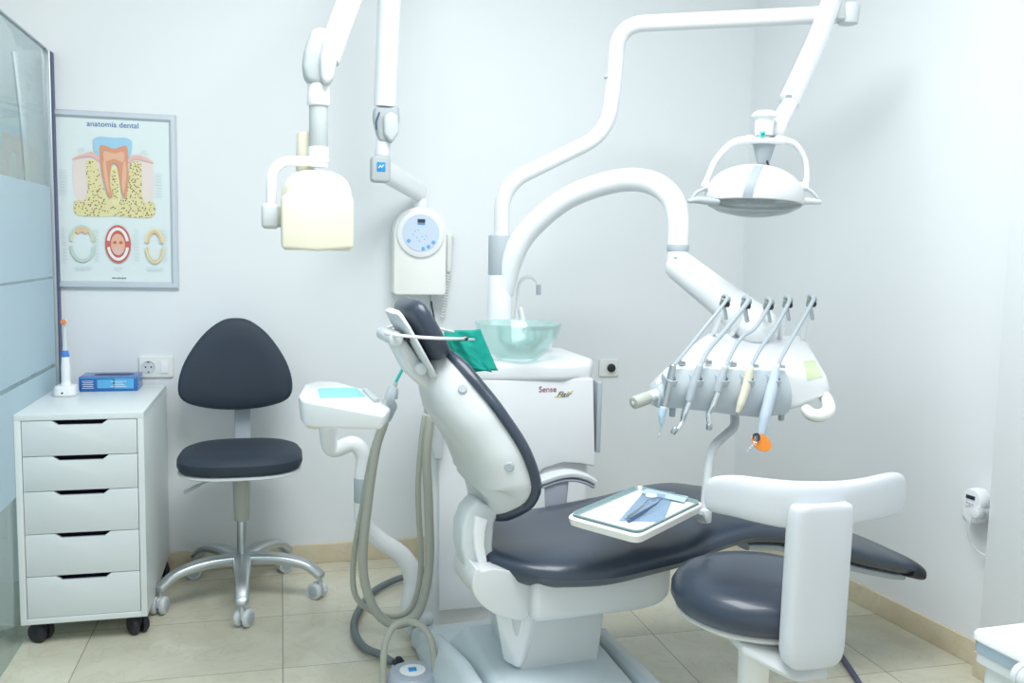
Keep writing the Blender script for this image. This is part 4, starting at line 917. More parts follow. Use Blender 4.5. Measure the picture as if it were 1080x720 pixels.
for s, k in ((1.015, 1.02), (1.04, 1.04), (1.065, .98), (1.083, .8), (1.09, .45)):
    zt1, hw_, th = .345-(s-1.02)*.36, .170, .062
    R_.append([CP(s, x*hw_*(k if k < 1 else 1), zt1-th/2+y*th/2*k) for x, y in sq(1, 1, 36, 3)])
loft(b, R_); mk('foot_cap', [(b, BLACK)], dch, sharp=50)
b = new(); R_ = []
for s in [.45+.58*i/12 for i in range(13)]:
    zt1, hw_, th = seat_at(s); zc = zt1-th+.004
    R_.append([CP(s, x*hw_*.72, zc-.012+y*.014) for x, y in sq(1, 1, 28, 4)])
loft(b, R_); mk('legrest_panel', [(b, GREYP)], dch)
# under frame: rear and front covers
SF = frame(CP(0, 0, 0), ca_, V((0, 0, 1)), -cw)     # local x = s, y = z, z = towards viewer
b = new(); prism(b, smoothp([(-.315, .455), (-.325, .41), (-.30, .365), (-.25, .330), (-.185, .315), (-.175, .36), (-.175, .43), (-.22, .44), (-.27, .452), (-.30, .45)], 4), .0, .17, .022, SF, seg=4, ang=40); mk('rear_cover', [(b, SHELL)], dch)
fo = [(-.178, -.205), (.10, -.205)] + [(.10+.16*sin(radians(a)), -.205+.16*(1-cos(radians(a)))) for a in range(12, 91, 12)] + [(.262, -.03), (.262, .06)] + [(.10+.16*cos(radians(a)), .045+.16*sin(radians(a))) for a in range(12, 91, 12)] + [(-.178, .205)]
b = new(); prism(b, fo, .315, .425, .018, frame(CP(0, 0, 0), ca_, cw, V((0, 0, 1))), seg=4); mk('front_cover', [(b, SHELL)], dch)
b = new(); prism(b, [(-.16, -.12), (.14, -.12), (.14, .12), (-.16, .12)], .30, .325, .008, frame(CP(0, 0, 0), ca_, cw, V((0, 0, 1)))); mk('chassis', [(b, GREYP)], dch)
# hinge bracket below the backrest, with its near strip and slots
def AWc(px, py, w):
    d = ray(px, py); o_ = CP(0, w, 0); t = (o_-CC).dot(cw)/d.dot(cw); p = CC+d*t; return p
def pxprism(pts, w0, w1, bw):
    b = new(); P = [AWc(x, y, w0)-O0 for x, y in pts]; prism(b, [(p.dot(ca_), p.z) for p in P], -w0, -w1, bw, SF, seg=3, ang=40); return b
mk('hinge_bracket', [(pxprism([(505, 528), (494, 540), (488, 556), (487, 577), (491, 598), (500, 616), (528, 618), (522, 596), (520, 575), (522, 552), (528, 540)], -.10, -.01, .010), LGREY)], dch)
mk('hinge_strip', [(pxprism([(502, 545), (500, 562), (501, 580), (506, 598), (515, 613), (522, 608), (514, 592), (511, 575), (512, 560), (515, 548)], -.115, -.09, .003), WHITE)], dch)
for q0, q1 in (((500, 596), (509, 610)), ((514, 592), (521, 604))):
    b = new(); sweep(b, [AWc(*q0, -.117), AWc(*q1, -.12)], .0022, 8, 2); mk('slot', [(b, BLACK)], dch)
# pedestal and base
b = new()
hull(b, [CP(s, w, z) for s, w, z in ((-.20, -.11, .315), (.06, -.11, .315), (.06, .13, .315), (-.20, .13, .315), (-.165, -.10, .10), (.045, -.10, .10), (.045, .13, .10), (-.165, .13, .10))], .010, seg=4); mk('pedestal', [(b, SHELL)], dch)
b = new()
hull(b, [CP(s, w, z) for s, w, z in ((-.235, -.06, .315), (-.15, -.125, .315), (-.12, -.10, .27), (-.165, -.10, .16), (-.205, -.06, .16), (-.18, -.115, .16), (-.15, .0, .315))], .008, seg=3); mk('pedestal_rib', [(b, WHITE)], dch)
b = new()
prism(b, [(-.33, .42), (-.34, .2), (-.34, -.60), (-.28, -.68), (.14, -.68), (.22, -.60), (.205, .12), (.17, .42)], 0, .045, .02, frame(CP(0, 0, 0), ca_, cw, V((0, 0, 1))), seg=4)
hull(b, [CP(s, w, z) for s, w, z in ((-.25, .16, .172), (.09, .16, .172), (-.30, .30, .03), (.13, .30, .03), (-.26, -.45, .13), (.09, -.45, .13), (-.27, -.62, .03), (.10, -.62, .03))], .02, seg=4)
hull(b, [CP(s, w, z) for s, w, z in ((.115, .10, .15), (.16, .10, .145), (.105, -.50, .15), (.15, -.50, .145), (.20, .12, .03), (.205, -.56, .03), (.08, .16, .03), (.08, -.56, .03))], .014, seg=4)
hull(b, [CP(s, w, z) for s, w, z in ((-.29, .28, .115), (-.315, .26, .10), (-.28, -.02, .155), (-.315, -.02, .14), (-.28, -.45, .15), (-.315, -.45, .13), (-.34, .36, .03), (-.34, -.56, .03), (-.25, .38, .03), (-.25, -.56, .03))], .022, seg=5)
hull(b, [CP(s, w, z) for s, w, z in ((-.34, .44, .0), (.16, .44, .0), (-.34, .42, .07), (.15, .42, .07), (-.32, .25, .11), (.13, .22, .12), (-.3, .1, .03), (.14, .1, .03))], .02, seg=3)
mk('floor_base', [(b, mat('base_plastic', (.60, .69, .73), .35, coat=.2, vary=.01))], dch, sharp=50)
# backrest
phi = radians(61); hs0, hz0 = -.185, .505
bd = (-cos(phi), sin(phi)); bn = (sin(phi), cos(phi))      # along the back / out of its front
BC = catmull([V((-.262, .535, 0)), V((-.222, .568, 0)), V((-.188, .618, 0)), V((-.185, .672, 0)), V((-.215, .753, 0)), V((-.268, .840, 0)), V((-.330, .925, 0)), V((-.375, .985, 0))], 12)
BL = [0.]
for a_, b_ in zip(BC, BC[1:]): BL.append(BL[-1]+(b_-a_).length)
def BP(t, w, n):
    l = max(0, min(.9999, t/.61))*BL[-1]; k = 0
    while BL[k+1] < l: k += 1
    p = BC[k].lerp(BC[k+1], (l-BL[k])/(BL[k+1]-BL[k])); d = (BC[min(k+2, len(BC)-1)]-BC[max(k-1, 0)]).normalized(); return CP(p.x+d.y*n, w, p.y-d.x*n)
def hwb(t): return sum(hwb0(max(0, min(.605, t+q))) for q in (-.018, -.012, -.006, 0, .006, .012, .018))/7
def hwb0(t): return lerp_t([(0., .035), (.02, .075), (.06, .14), (.12, .20), (.18, .225), (.28, .222), (.40, .190), (.50, .145), (.56, .105), (.595, .06), (.605, .03)], t)[0]
def curve(t): return -.012         # bowed front face
TT = [.603*(1-cos(pi*i/44))/2 for i in range(45)]
def bring(t, k, prof):
    h = hwb(t)*k; n0 = curve(t); return [BP(t, h*u, n0+v) for u, v in prof]
# shell: flat-rimmed convex pan behind the pad
b = new(); R_ = []
for t in TT:
    dd = .105*min(1, hwb(t)/.16)*(1 if t > .06 else .75)
    pr_ = [(1, 0), (1.0, -.012), (.985, -.03/.105*dd-.004), (.93, -.6*dd), (.80, -.85*dd), (.5, -.98*dd), (.2, -1.0*dd), (-.2, -1.0*dd), (-.5, -.98*dd), (-.80, -.85*dd), (-.93, -.6*dd), (-.985, -.03/.105*dd-.004), (-1.0, -.012), (-1, 0), (-.6, 0), (0, 0), (.6, 0)]
    R_.append(bring(t, .955, pr_))
loft(b, R_); bs_ = mk('backrest_shell', [(b, SHELL)], dch, sharp=60)
b = new(); R_ = []
for t in TT:
    e_ = min(1, hwb(t)/.12); pr_ = [(1.0, .000), (1.03, .012), (1.02, .026), (.96, .036), (.85, .041), (.5, .036), (0, .030), (-.5, .036), (-.85, .041), (-.96, .036), (-1.02, .026), (-1.03, .012), (-1.0, .000), (-.5, -.004), (0, -.004), (.5, -.004)]
    R_.append(bring(t, 1.0, [(u, v*(.4+.6*e_)*.72) for u, v in pr_]))
loft(b, R_); mk('backrest_cushion', [(b, NAVY)], dch, sharp=60)
def ray_plane_back(px, py, nn):
    d = ray(px, py); o_ = BP(0, 0, nn); N3 = (ca_*bn[0]+V((0, 0, bn[1]))); t = (o_-CC).dot(N3)/d.dot(N3); return CC+d*t
for px, py in ((488, 410), (537, 492)):
    p, nn = surf(bs_, px, py)
    b = new(); lathe(b, [(.0, .004), (.009, .004), (.0115, .002), (.0115, -.01), (0, -.01)], zframe(p, nn), 24); mk('bolt_cover', [(b, GREYP)], bs_)
# headrest
HB = BP(.60, 0, 0)
def HPt(t, w, n): # headrest frame: base at px (466,372), leaning a bit more
    a = radians(60); d = (-cos(a), sin(a)); m = (sin(a), cos(a)); return CP(-.405+d[0]*t+m[0]*n, w, .942+d[1]*t+m[1]*n)
b = new(); R_ = []
for t, k, th in ((.0, .6, .5), (.004, .8, .75), (.014, .95, .95), (.035, 1., 1.), (.08, 1., 1.), (.115, .97, 1.), (.138, .90, .9), (.150, .78, .7), (.156, .55, .4)):
    R_.append([HPt(t, x*.118*k, .026+y*.031*th+.008*(x*x)) for x, y in sq(1, 1, 36, 2.8)])
loft(b, R_); hr = mk('headrest_cushion', [(b, NAVY)], dch, sharp=60)
b = new(); R_ = []
for t, k in ((-.032, .6), (-.028, .8), (.0, .95), (.11, .98), (.143, .85), (.150, .7)):
    R_.append([HPt(t, x*.100*k-.012, -.012+y*.008) for x, y in sq(1, 1, 32, 3.5)])
loft(b, R_); mk('headrest_plate', [(b, LGREY)], dch, sharp=60)
b = new(); hull(b, [HPt(t, w, n) for t, w, n in ((.10, -.07, -.055), (.10, .045, -.055), (.112, -.07, -.028), (.112, .05, -.028), (.0, -.07, -.058), (.0, .045, -.058), (-.07, -.05, -.035), (-.07, .05, -.035), (-.06, -.055, -.012), (-.06, .055, -.012))], .012, seg=4); mk('headrest_bracket', [(b, SHELL)], dch)
for t_, n_, r_ in ((.098, -.048, .017), (.005, -.030, .015)):
    b = new(); cyl(b, HPt(t_, -.085, n_), HPt(t_, .085, n_), r_, b=.006); mk('headrest_pivot', [(b, LGREY)], dch)
b = new(); cyl(b, HPt(-.048, -.075, .002), HPt(-.048, .075, .002), .014, b=.004); cyl(b, HPt(.085, -.085, -.024), HPt(.085, .085, -.024), .006); mk('hinge_pin', [(b, BLACK)], dch)
# far side armrest
ay = .36
def AW(px, py, w):
    d = ray(px, py); o_ = CP(0, w, 0); t = (o_-CC).dot(cw)/d.dot(cw); return CC+d*t
b = new(); hull(b, [AW(x, y, ay+q) for x, y in ((574, 505), (600, 505), (596, 515), (596, 548), (575, 548)) for q in (-.018, .018)], .008, seg=3); mk('armrest_post', [(b, LILAC)], dch)
b = new(); sweep(b, [AW(570, 512, ay), AW(588, 506, ay), AW(604, 505, ay), AW(616, 508, ay), AW(624, 512, ay)], .001, sect=[(u*6, v*24) for u, v in sq(1, 1, 16, 3)], up=(0, 0, 1)); mk('armrest_underside', [(b, LILAC)], dch)
b = new(); sweep(b, [AW(568, 507, ay), AW(586, 501, ay), AW(602, 499, ay), AW(616, 502, ay), AW(625, 507, ay)], .001, sect=[(u*11, v*28) for u, v in sq(1, 1, 20, 3)], up=(0, 0, 1)); mk('armrest_pad', [(b, LGREY)], dch)

# bib and its white neck cord
bi = thing('patient_bib', 'teal paper bib hanging by a white cord around the headrest in front of the bowl', 'bib', AW(500, 370, .27))
P4 = [atY(475, 352, 2.66), atY(506, 348, 2.66), atY(526, 392, 2.64), atY(497, 394, 2.64)]
def quadcloth(P, amp, n=16, th=.001, seed=3.):
    b = new(); top = []; bot = []
    for i in range(n+1):
        r1, r2 = [], []
        for j in range(n+1):
            p = P[0].lerp(P[1], j/n).lerp(P[3].lerp(P[2], j/n), i/n); o_ = amp*sin(j/n*pi*2.2+i*.12)*(1) + amp*.6*noise.noise(V((i*.3, j*.3, seed)))
            q = p+V((0, o_, 0)); r1.append(b.verts.new(q)); r2.append(b.verts.new(q+V((0, th, 0))))
        top.append(r1); bot.append(r2)
    for i in range(n):
        for j in range(n):
            b.faces.new((top[i][j], top[i+1][j], top[i+1][j+1], top[i][j+1])); b.faces.new((bot[i][j], bot[i][j+1], bot[i+1][j+1], bot[i+1][j]))
    for k in range(n):
        b.faces.new((top[0][k], top[0][k+1], bot[0][k+1], bot[0][k])); b.faces.new((top[n][k+1], top[n][k], bot[n][k], bot[n][k+1]))
        b.faces.new((top[k+1][0], top[k][0], bot[k][0], bot[k+1][0])); b.faces.new((top[k][n], top[k+1][n], bot[k+1][n], bot[k][n]))
    bmesh.ops.recalc_face_normals(b, faces=b.faces[:]); return b
b = quadcloth([atY(468, 349, 2.60), atY(507, 347, 2.60), atY(526, 391, 2.58), atY(478, 392, 2.58)], .012)
mk('paper_bib', [(b, TEAL)], bi, sharp=180)
b = quadcloth([atY(472, 356, 2.585), atY(489, 357, 2.57), atY(520, 393, 2.555), atY(487, 386, 2.57)], .008, seed=8.); mk('folded_layer', [(b, TEAL)], bi, sharp=180)
b = new(); 
sweep(b, [atY(500, 358, 2.57), atY(489, 357.5, 2.36), atY(476, 357, 2.13), atY(458, 356.5, 2.07), atY(436, 355, 2.09), atY(416, 353, 2.12), atY(407, 351, 2.19), atY(408, 346, 2.31), atY(424, 342, 2.40), atY(450, 344, 2.45), atY(478, 350, 2.58)], .0038, 10, 8)
mk('neck_cord', [(b, WHITE)], bi)
b = new(); p = atY(489, 357.5, 2.36); sweep(b, [p+V((-.012, 0, 0)), p+V((.008, 0, .002))], .0065, 10, 2); mk('cord_clip', [(b, DISP)], bi)

# ------------------------------------------------------------------ assistant holder with its arm
at_ = thing('assistant_table', 'small white assistant holder with teal touch pad on a cranked arm left of the chair', 'assistant holder', atZ(440, 655, 0))
AYd = 2.62
b = new(); pts_t = [(313, 440), (314, 410), (326, 403), (352, 404), (385, 410), (412, 432), (414, 442), (400, 449), (370, 450), (320, 448)]
def slab(pts, Y0, Y1, lift=0.): return [atY(x, y, Y0) for x, y in pts] 
topz = atY(360, 422, AYd-.08).z
def hz(x, y, z): return atZ(x, y, z)
zt4 = .845
T4 = [hz(x, y, zt4) for x, y in ((316, 424), (325, 404), (352, 404), (375, 410), (414, 434), (406, 441), (345, 426))]
b = new()
body_top = [hz(314, 416, .85), hz(320, 405, .85), hz(335, 401, .85), hz(356, 402, .85), hz(385, 410, .845), hz(413, 430, .83), hz(406, 437, .83), hz(330, 423, .848), hz(318, 421, .849)]
zlow = [p-V((0, 0, .068 if i in (0, 1, 2, 3, 7, 8) else .040)) for i, p in enumerate(body_top)]
cc4 = sum(zlow, V((0, 0, 0)))/9; zlow = [cc4+(p-cc4)*.93 for p in zlow]
hull(b, body_top+zlow, .013, seg=4); ab = mk('holder_body', [(b, WHITE)], at_)
b = new(); zl2 = [cc4+(p-cc4)*.90 for p in zlow]; kk = [0, 1, 2, 3, 7, 8]; hull(b, [zl2[k]-V((0, 0, .008)) for k in kk]+[zl2[k]+V((0, 0, .006)) for k in kk]+[(zl2[4]*.5+zl2[3]*.5)-V((0, 0, .004))], .004); mk('underside', [(b, CREAM)], at_)
decal('touch_pad', ab, grid([(335, 410), (376, 409), (385, 418), (337, 420)], 5, 4), TEALD, .0015)
b = new(); hull(b, [hz(382, 409, .852), hz(388, 409, .85), hz(400, 420, .845), hz(394, 421, .845)]+[hz(382, 409, .852)-V((0, 0, .01)), hz(400, 420, .845)-V((0, 0, .02)), hz(394, 421, .84)-V((0, 0, .02))], .002); mk('grey_button_bar', [(b, LGREY)], ab)
b = new(); p0, p1 = hz(404, 440, .80), hz(415, 410, .86); sweep(b, [hz(405, 438, .79), hz(411, 428, .80)], [.022, .020], 20, 3); mk('holder_end', [(b, GREYP)], at_)
# cranked arm to the floor side of the unit
Ya = 2.70
b = new(); sweep(b, [atY(345, 446, 2.66), atY(350, 473, Ya), atY(372, 468, Ya), atY(383, 480, Ya), atY(382, 505, Ya)], [.026, .024, .024, .024, .024], 20, n=10); mk('upper_arm', [(b, WHITE)], at_)
b = new(); cyl(b, atY(382, 529, Ya), atY(382, 503, Ya), .025, b=.003); mk('grey_collar', [(b, GREYP)], at_)
b = new(); sweep(b, [atY(382, 524, Ya), atY(383, 548, Ya), atY(398, 567, Ya), atY(425, 587, Ya), atY(436, 612, Ya), atY(432, 650, Ya), atY(445, 668, 2.74), atY(462, 672, 2.8)], [.024, .024, .026, .028, .030, .030, .028, .024], 20, n=10); mk('lower_arm', [(b, WHITE)], at_)
b = new(); cyl(b, atY(441, 655, 2.63), atY(452, 652, 2.66), .022); mk('arm_foot_joint', [(b, LGREY)], at_)

# suction hoses
s1 = thing('suction_hose', 'thick beige grey suction hose hanging in a deep loop below the assistant holder', 'suction hose', atZ(408, 655, 0), group=None)
Yh1 = 2.56
b = new(); sweep(b, AY([(405, 446), (396, 475), (388, 530), (383, 580), (385, 615), (397, 645), (415, 658), (436, 652), (447, 630), (453, 590), (452, 530), (450, 480), (454, 440)], Yh1), .0135, 16, n=10); mk('hose', [(b, HOSE)], s1)
b = new(); cyl(b, hz(406, 436, .80), atY(414, 411, 2.57), .014, .015); cyl(b, atY(413, 420, 2.565), atY(415, 409, 2.57), .0175, .015); mk('hose_handpiece', [(b, GREYP)], s1)
s2_ = thing('saliva_hose', 'thinner beige grey hose looping inside the thick suction hose', 'suction hose', atZ(400, 650, 0))
b = new(); sweep(b, AY([(402, 450), (392, 480), (381, 540), (373, 590), (374, 625), (388, 642), (410, 650), (430, 645), (440, 625), (444, 590), (441, 520), (444, 470), (448, 438)], Yh1+.05), .0085, 14, n=10); mk('hose', [(b, HOSE)], s2_)
b = new(); cyl(b, hz(404, 434, .815), atY(410, 413, 2.6), .008); mk('tip_socket', [(b, LGREY)], s2_)
se = thing('saliva_ejector', 'thin teal saliva ejector tube sticking up from the assistant holder', 'saliva ejector', atY(414, 410, 2.56))
b = new(); sweep(b, [atY(413, 416, 2.565), atY(418, 402, 2.56), atY(431, 377, 2.54)], [.0035, .0045, .0045], 10, 4); mk('tube', [(b, mat('teal_tube', (.02, .55, .48), .35, coat=.3))], se); b = new(); cyl(b, atY(415, 410, 2.563), atY(418, 403, 2.56), .0055); mk('sleeve', [(b, TAUPE)], se)

dh = new(); sweep(dh, [atZ(456, 596, .12), atZ(440, 604, .04), atZ(415, 612, .02), atZ(392, 625, .016), atZ(376, 648, .016), atZ(374, 666, .016), atZ(384, 682, .016), atZ(401, 690, .016), atZ(412, 697, .016)], .0115, 14, n=8)
o = mk('floor_hose', [(dh, DHOSE)]); tag(o, 'dark grey hose curving over the floor behind the foot control', 'hose')

# foot control
fc = atZ(435, 712, .035)
ft = thing('foot_control', 'round grey foot control with a blue emblem on the floor beside the chair base', 'foot control', (fc.x, fc.y, 0))
b = new(); lathe(b, [(.075, 0), (.078, .008), (.070, .040), (.062, .048), (0, .050)], Matrix.Translation((fc.x, fc.y, 0)), 48); fbo = mk('housing', [(b, mat('foot_grey', (.42, .48, .56), .35, coat=.2))], ft)
b = new(); lathe(b, [(.036, .0495), (.036, .0515), (.034, .052), (0, .052)], Matrix.Translation((fc.x, fc.y, 0)), 40); disc = mk('centre_label', [(b, WHITE)], fbo)
b = new(); box(b, (fc.x, fc.y, .053), (.022, .022, .002), .0005, None); mk('emblem', [(b, BLUEL)], disc)
gp = [(404, 726), (404, 700), (407, 676), (416, 660), (431, 655), (446, 661), (455, 676), (458, 700), (458, 724)]
gz = [.02, .05, .085, .11, .12, .11, .08, .05, .02]
b = new(); sweep(b, [atY(x, y, 2.42+.015*abs(i-4)*-.8) for i, (x, y) in enumerate(gp)], .0095, 14, n=8); mk('guard_handle', [(b, HOSE)], ft)
b = new(); p = V((fc.x-.025, fc.y+.105, 0)); lathe(b, [(.012, 0), (.012, .02), (.017, .022), (.016, .03), (.008, .042), (0, .043)], Matrix.Translation(p), 20); b2 = new(); box(b2, (fc.x-.02, fc.y+.075, .012), (.05, .07, .02), .005); mk('side_button', [(b, BLACK), (b2, LGREY)], ft)

# ------------------------------------------------------------------ operator stool in the foreground
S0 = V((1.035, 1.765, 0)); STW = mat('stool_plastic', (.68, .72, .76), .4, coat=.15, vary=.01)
st = thing('operator_stool', 'round navy stool with white wrap around backrest in the right foreground', 'stool', S0)
b = new(); r_ = .192
lathe(b, [(0, .428), (r_*.86, .428), (r_*.95, .436), (r_*1.0, .455), (r_*.995, .475), (r_*.93, .496), (r_*.8, .509), (r_*.5, .516), (r_*.2, .5175), (r_*.05, .518), (0, .518)], Matrix.Translation(S0), 64); mk('seat', [(b, NAVY)], st, sharp=60)
b = new(); lathe(b, [(0, .385), (.07, .386), (r_*.75, .404), (r_*.93, .424), (r_*.90, .432), (0, .432)], Matrix.Translation(S0), 56); mk('seat_pan', [(b, IVORY)], st, sharp=60)
b = new(); cyl(b, S0+V((0, 0, .20)), S0+V((0, 0, .39)), .034, .036, b=.004); mk('column_cover', [(b, IVORY)], st)
b = new(); cyl(b, S0+V((0, 0, .08)), S0+V((0, 0, .22)), .02); mk('gas_column', [(b, STEEL)], st)
b = new(); cyl(b, S0+V((0, 0, .07)), S0+V((0, 0, .13)), .034); mk('hub', [(b, LILAC)], st)
chair_base(st, S0, .25, 20, LILAC, (LGREY, GREYP), z_in=.10, z_out=.07, rc=.026)
# L bracket: runs out under the seat and rises to the back band
Yp = 1.53
pc = atY(863, 620, Yp); dirp = V((pc.x-S0.x, Yp-S0.y, 0)).normalized(); side = V((-dirp.y, dirp.x, 0))
def ray_post(px, py, off=0.):   # sight line against the upright plane of the post
    o_ = V((pc.x, Yp, 0))-dirp*off; d = ray(px, py); n = V((0, -1, 0)); t = (o_-CC).dot(n)/d.dot(n); return CC+d*t
b = new()
zt5, zb5 = atY(862, 535, Yp).z, atY(858, 706, Yp).z
hw5 = (atY(896, 600, Yp)-atY(834, 600, Yp)).length/2
cxp_t, cxp_b = atY(874, 540, Yp).x, atY(864, 690, Yp).x
ringsP = []
def psect(c, ax, ay_, hx_, hy_, e=3.2): return [c+ax*(x*hx_)+ay_*(y*hy_) for x, y in sq(1, 1, 36, e)]
X_, Y_, Z_ = V((1, 0, 0)), V((0, 1, 0)), V((0, 0, 1))
# horizontal tongue from under the seat
tong0 = V((S0.x+.0, S0.y-.10, .405)); 
path = [(V((S0.x-.01, 1.70, .400)), Y_, Z_, .05, .016), (V((cxp_b-.03, 1.62, .392)), Y_, Z_, .05, .018)]
LBm = WHITE
b = new(); hull(b, [V((x, y, z)) for x, y, z in ((atY(789, 672, 1.60).x, 1.62, .412), (atY(789, 672, 1.60).x+.01, 1.72, .412), (cxp_b+hw5*.6, 1.56, .392), (cxp_b+hw5*.6, 1.70, .40),
     (atY(789, 672, 1.60).x, 1.62, .392), (atY(789, 672, 1.60).x+.01, 1.72, .392), (cxp_b+hw5*.6, 1.545, .36), (cxp_b+hw5*.6, 1.68, .375), (cxp_b-hw5*.6, 1.545, .36))], .010, seg=4)
mk('bracket_tongue', [(b, SHELL)], st)
b = new(); R_ = []
zs = [zb5-.004, zb5+.003, zb5+.012, zb5+.03, zb5+.06, (zb5+zt5)/2, zt5-.03, zt5-.012, zt5-.004, zt5]
ks = [.70, .84, .93, .99, 1., 1., 1., .985, .95, .88]
for z_s, k_ in zip(zs, ks):
    f_ = (z_s-zb5)/(zt5-zb5); cxx_ = cxp_b+(cxp_t-cxp_b)*f_
    R_.append([V((cxx_+x*hw5*k_, Yp+.028+y*.028*k_, z_s)) for x, y in sq(1, 1, 40, 4.5)])
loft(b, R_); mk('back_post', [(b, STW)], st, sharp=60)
# wrap around band
b = new(); R_ = []
# band arc: thin in radius, tall; from the left end over the post to the right end
pxs = [(750, 508, 536, 1.78), (756, 502, 540, 1.74), (775, 501, 544, 1.68), (800, 504, 550, 1.62), (830, 507, 556, 1.585), (862, 508, 558, 1.575), (890, 507, 554, 1.59), (912, 504, 549, 1.63), (930, 500, 546, 1.69), (943, 498, 542, 1.75), (948, 502, 536, 1.79)]
P_ = [( (atY(x, y0, Y)+atY(x, y1, Y))/2, (atY(x, y0, Y).z-atY(x, y1, Y).z)/2) for x, y0, y1, Y in pxs]
cent = catmull([p for p, h in P_], 5); hh = catmull([V((h, 0, 0)) for p, h in P_], 5)
for i, c in enumerate(cent):
    a = cent[max(0, i-1)]; d_ = cent[min(len(cent)-1, i+1)]; T_ = (d_-a); T_.z = 0; T_.normalize(); nn = V((-T_.y, T_.x, 0)); e_ = min(1, (min(i, len(cent)-1-i)+.6)/3.)**.5
    R_.append([c+Z_*(y*hh[i].x*(.75+.25*e_))+nn*(x*.020*e_) for x, y in sq(1, 1, 36, 3)])
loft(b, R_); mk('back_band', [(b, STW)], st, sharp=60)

fb = new(); sweep(fb, [atZ(850, 640, .009), atZ(872, 672, .009), atZ(889, 694, .009), atZ(906, 720, .009), atZ(930, 760, .009)], .0085, 12, 8)
tag(mk('floor_cable', [(fb, LILACD)]), 'dark lilac cable lying on the floor to the right of the stool backrest', 'cable')

# ------------------------------------------------------------------ right wall: outlet, plug timer, plug and cord
wp = RW0 + rd*1.19; 
def onRW(px, py, off=0.):
    d = ray(px, py); t = ((RW0+rn*off)-CC).dot(rn)/d.dot(rn); return CC+d*t
RF = lambda o: frame(o, -rd, V((0, 0, 1)), (-rd).cross(V((0, 0, 1)))) if (-rd).cross(V((0, 0, 1))).dot(rn) > 0 else frame(o, rd, V((0, 0, 1)), rd.cross(V((0, 0, 1))))
c = onRW(1034, 536)
c = V((c.x, c.y, c.z))
wo = thing('wall_outlet', 'plain wall plate on the right wall behind the plug timer', 'wall outlet', c)
b = new(); prism(b, rrect(.115, .082, .006), 0, .009, .003, RF(c)); mk('plate', [(b, AIRGREY)], wo)
tm = thing('plug_timer', 'white round plug in timer with small dark display on the right wall', 'plug timer', c)
tc5 = onRW(1030, 524, .01)
b = new(); M5 = RF(onRW(1036, 527, .009)); lathe(b, [(.036, 0), (.038, .006), (.038, .034), (.034, .044), (0, .047)], M5, 44, 1., 1.); 
t5 = onRW(1036, 538, .009); lathe(b, [(.034, 0), (.036, .006), (.036, .036), (.032, .044), (0, .046)], RF(t5), 40); tmo = mk('timer_body', [(b, WHITE)], tm)
b = new(); box(b, (.0, .012, .0475), (.030, .011, .004), .001, M5); mk('display', [(b, DISP)], tmo)
b = new()
for dx, dy in ((-.012, -.004), (-.002, -.006), (.008, -.007), (-.012, -.015), (-.001, -.013)): box(b, (dx, dy, .047), (.006, .002, .004), .0005, M5)
b2 = new(); box(b2, (-.010, -.0155, .047), (.004, .003, .005), .0005, M5); box(b2, (.016, -.017, .045), (.009, .008, .004), .001, M5) 
mk('timer_buttons', [(b, GREYP), (b2, mat('pink_mark', (.85, .55, .55), .5))], tmo)
pl = thing('power_plug', 'white plug with a thin cord stuck in the timer on the right wall', 'plug', c)
b = new(); p6 = onRW(1031, 543, .052); cyl(b, onRW(1034, 541, .045), onRW(1027, 541, .085), .018, .015, b=.004); mk('plug_body', [(b, LGREY)], pl)
b = new(); e6 = onRW(1025, 546, .08); sweep(b, [e6, onRW(1021, 560, .07), onRW(1024, 572, .05), onRW(1033, 582, .03), onRW(1044, 587, .02), onRW(1056, 588, .02)], .0026, 8); mk('cord', [(b, WHITE)], pl)

# ------------------------------------------------------------------ white trolley at the right edge
tl = thing('white_trolley', 'white trolley top with blue grey metal edge at the bottom right corner', 'trolley', (1.55, 1.3, 0))
Zt = .56
c0 = atZ(1023, 663, Zt)
ux = V((cos(radians(-2)), sin(radians(-2)), 0)); 
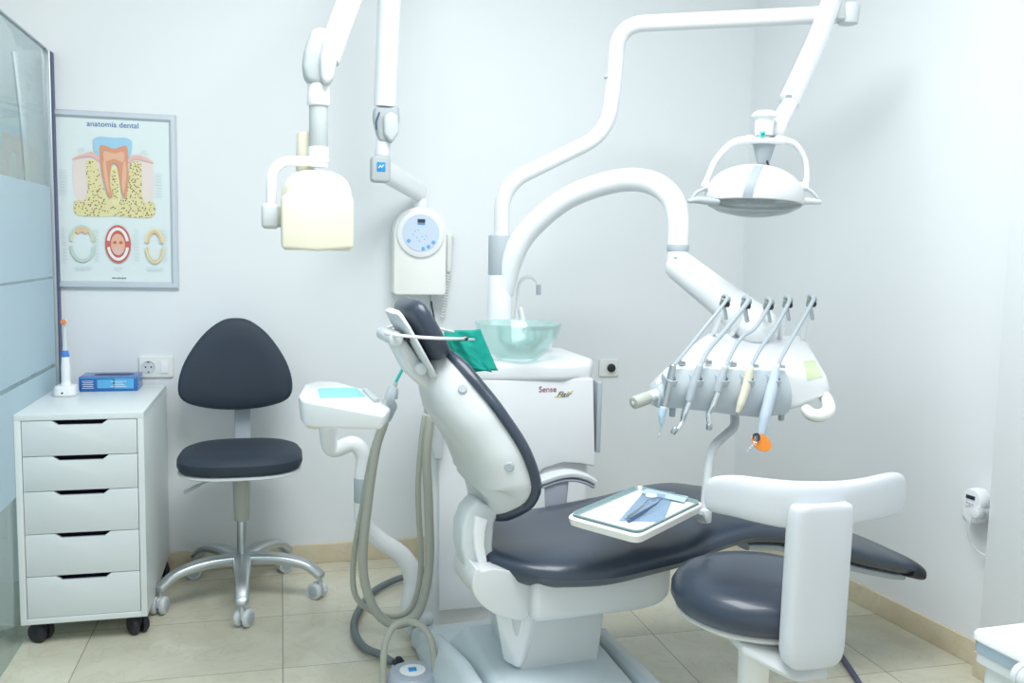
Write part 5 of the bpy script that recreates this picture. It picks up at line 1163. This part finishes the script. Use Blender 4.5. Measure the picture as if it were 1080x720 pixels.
# left edge runs towards the viewer, back edge runs to the right
lft = (atZ(1078, 694, Zt)-atZ(1024, 667, Zt)); lft.z = 0; lft.normalize(); bk = (atZ(1080, 653, Zt)-atZ(1030, 659, Zt)); bk.z = 0; bk.normalize()
def TP(a, c_, z): q = c0+lft*a+bk*c_; return V((q.x, q.y, z))
lenL, lenB = .46, .46
b = new(); top4 = [TP(0, 0, 0), TP(0, lenB, 0), TP(lenL, lenB, 0), TP(lenL, 0, 0)]
rp = roundpoly(top4, .018)
loft(b, [[V((p.x, p.y, z)) for p in (rp if k == 1 else roundpoly(inset_poly(top4, k), .018))] for z, k in ((Zt-.018, .985), (Zt-.014, 1.), (Zt-.004, 1.), (Zt, .99))]); mk('top', [(b, WHITE)], tl)
b = new(); i4 = inset_poly(top4, .985); loft(b, [[V((p.x, p.y, z)) for p in roundpoly(i4, .015)] for z in (Zt-.036, Zt-.018)]); b2 = new(); loft(b2, [[V((p.x, p.y, z)) for p in roundpoly(inset_poly(top4, .975), .015)] for z in (Zt-.056, Zt-.036)]); mk('metal_edge', [(b, RAILM), (b2, LGREY)], tl)
b = new(); i4 = inset_poly(top4, .93); loft(b, [[V((p.x, p.y, z)) for p in roundpoly(i4, .015)] for z in (.08, Zt-.056)]); mk('trolley_body', [(b, LAM)], tl)
ha = (atZ(1070, 692, Zt)-c0).dot(lft)
b = new(); cyl(b, TP(ha, -.004, Zt-.034), TP(ha+.012, -.004, Zt-.034), .023); cyl(b, TP(ha+.01, -.006, Zt-.034), TP(ha+.30, -.006, Zt-.034), .019); mk('round_rail', [(b, LGREY)], tl)
for a_, c_ in ((.05, .05), (.41, .05), (.41, .41), (.05, .41)):
    b = new(); p = TP(a_, c_, 0)
    for s in (-1, 1): cyl(b, p+V((s*.004, 0, .032)), p+V((s*.022, 0, .032)), .032, b=.005)
    cyl(b, p+V((0, 0, .04)), p+V((0, 0, .085)), .012); mk('castor', [(b, LGREY)], tl)

# ------------------------------------------------------------------ light
def area(name, loc, rot, sx, sy, e, col=(1, 1, 1)):
    l = bpy.data.lights.new(name, 'AREA'); l.shape = 'RECTANGLE'; l.size = sx; l.size_y = sy; l.energy = e; l.color = col
    o = bpy.data.objects.new(name, l); COL.objects.link(o); o.location = loc; o.rotation_euler = rot; return o
area('ceiling_lamp', (.40, 1.5, CZ-.03), (0, 0, 0), 1.3, 1.3, 48, (.965, .985, 1.))
area('added_glass_fill', (-1.55, 1.1, CZ-.03), (0, 0, 0), .9, 1.6, 5, (.93, .98, 1.))  # unseen fill lamp, added to brighten the glass and the space behind it
w = bpy.data.worlds.new('world'); SC.world = w; w.use_nodes = True; bg = w.node_tree.nodes['Background']; bg.inputs[0].default_value = (.90, .955, 1., 1); bg.inputs[1].default_value = .80
SC.view_settings.view_transform = 'Standard'; SC.view_settings.look = 'None'; SC.view_settings.gamma = 1; SC.view_settings.use_curve_mapping = False
SC.view_settings.exposure = .47
for o in SC.objects:
    if '_m' in o: del o['_m']
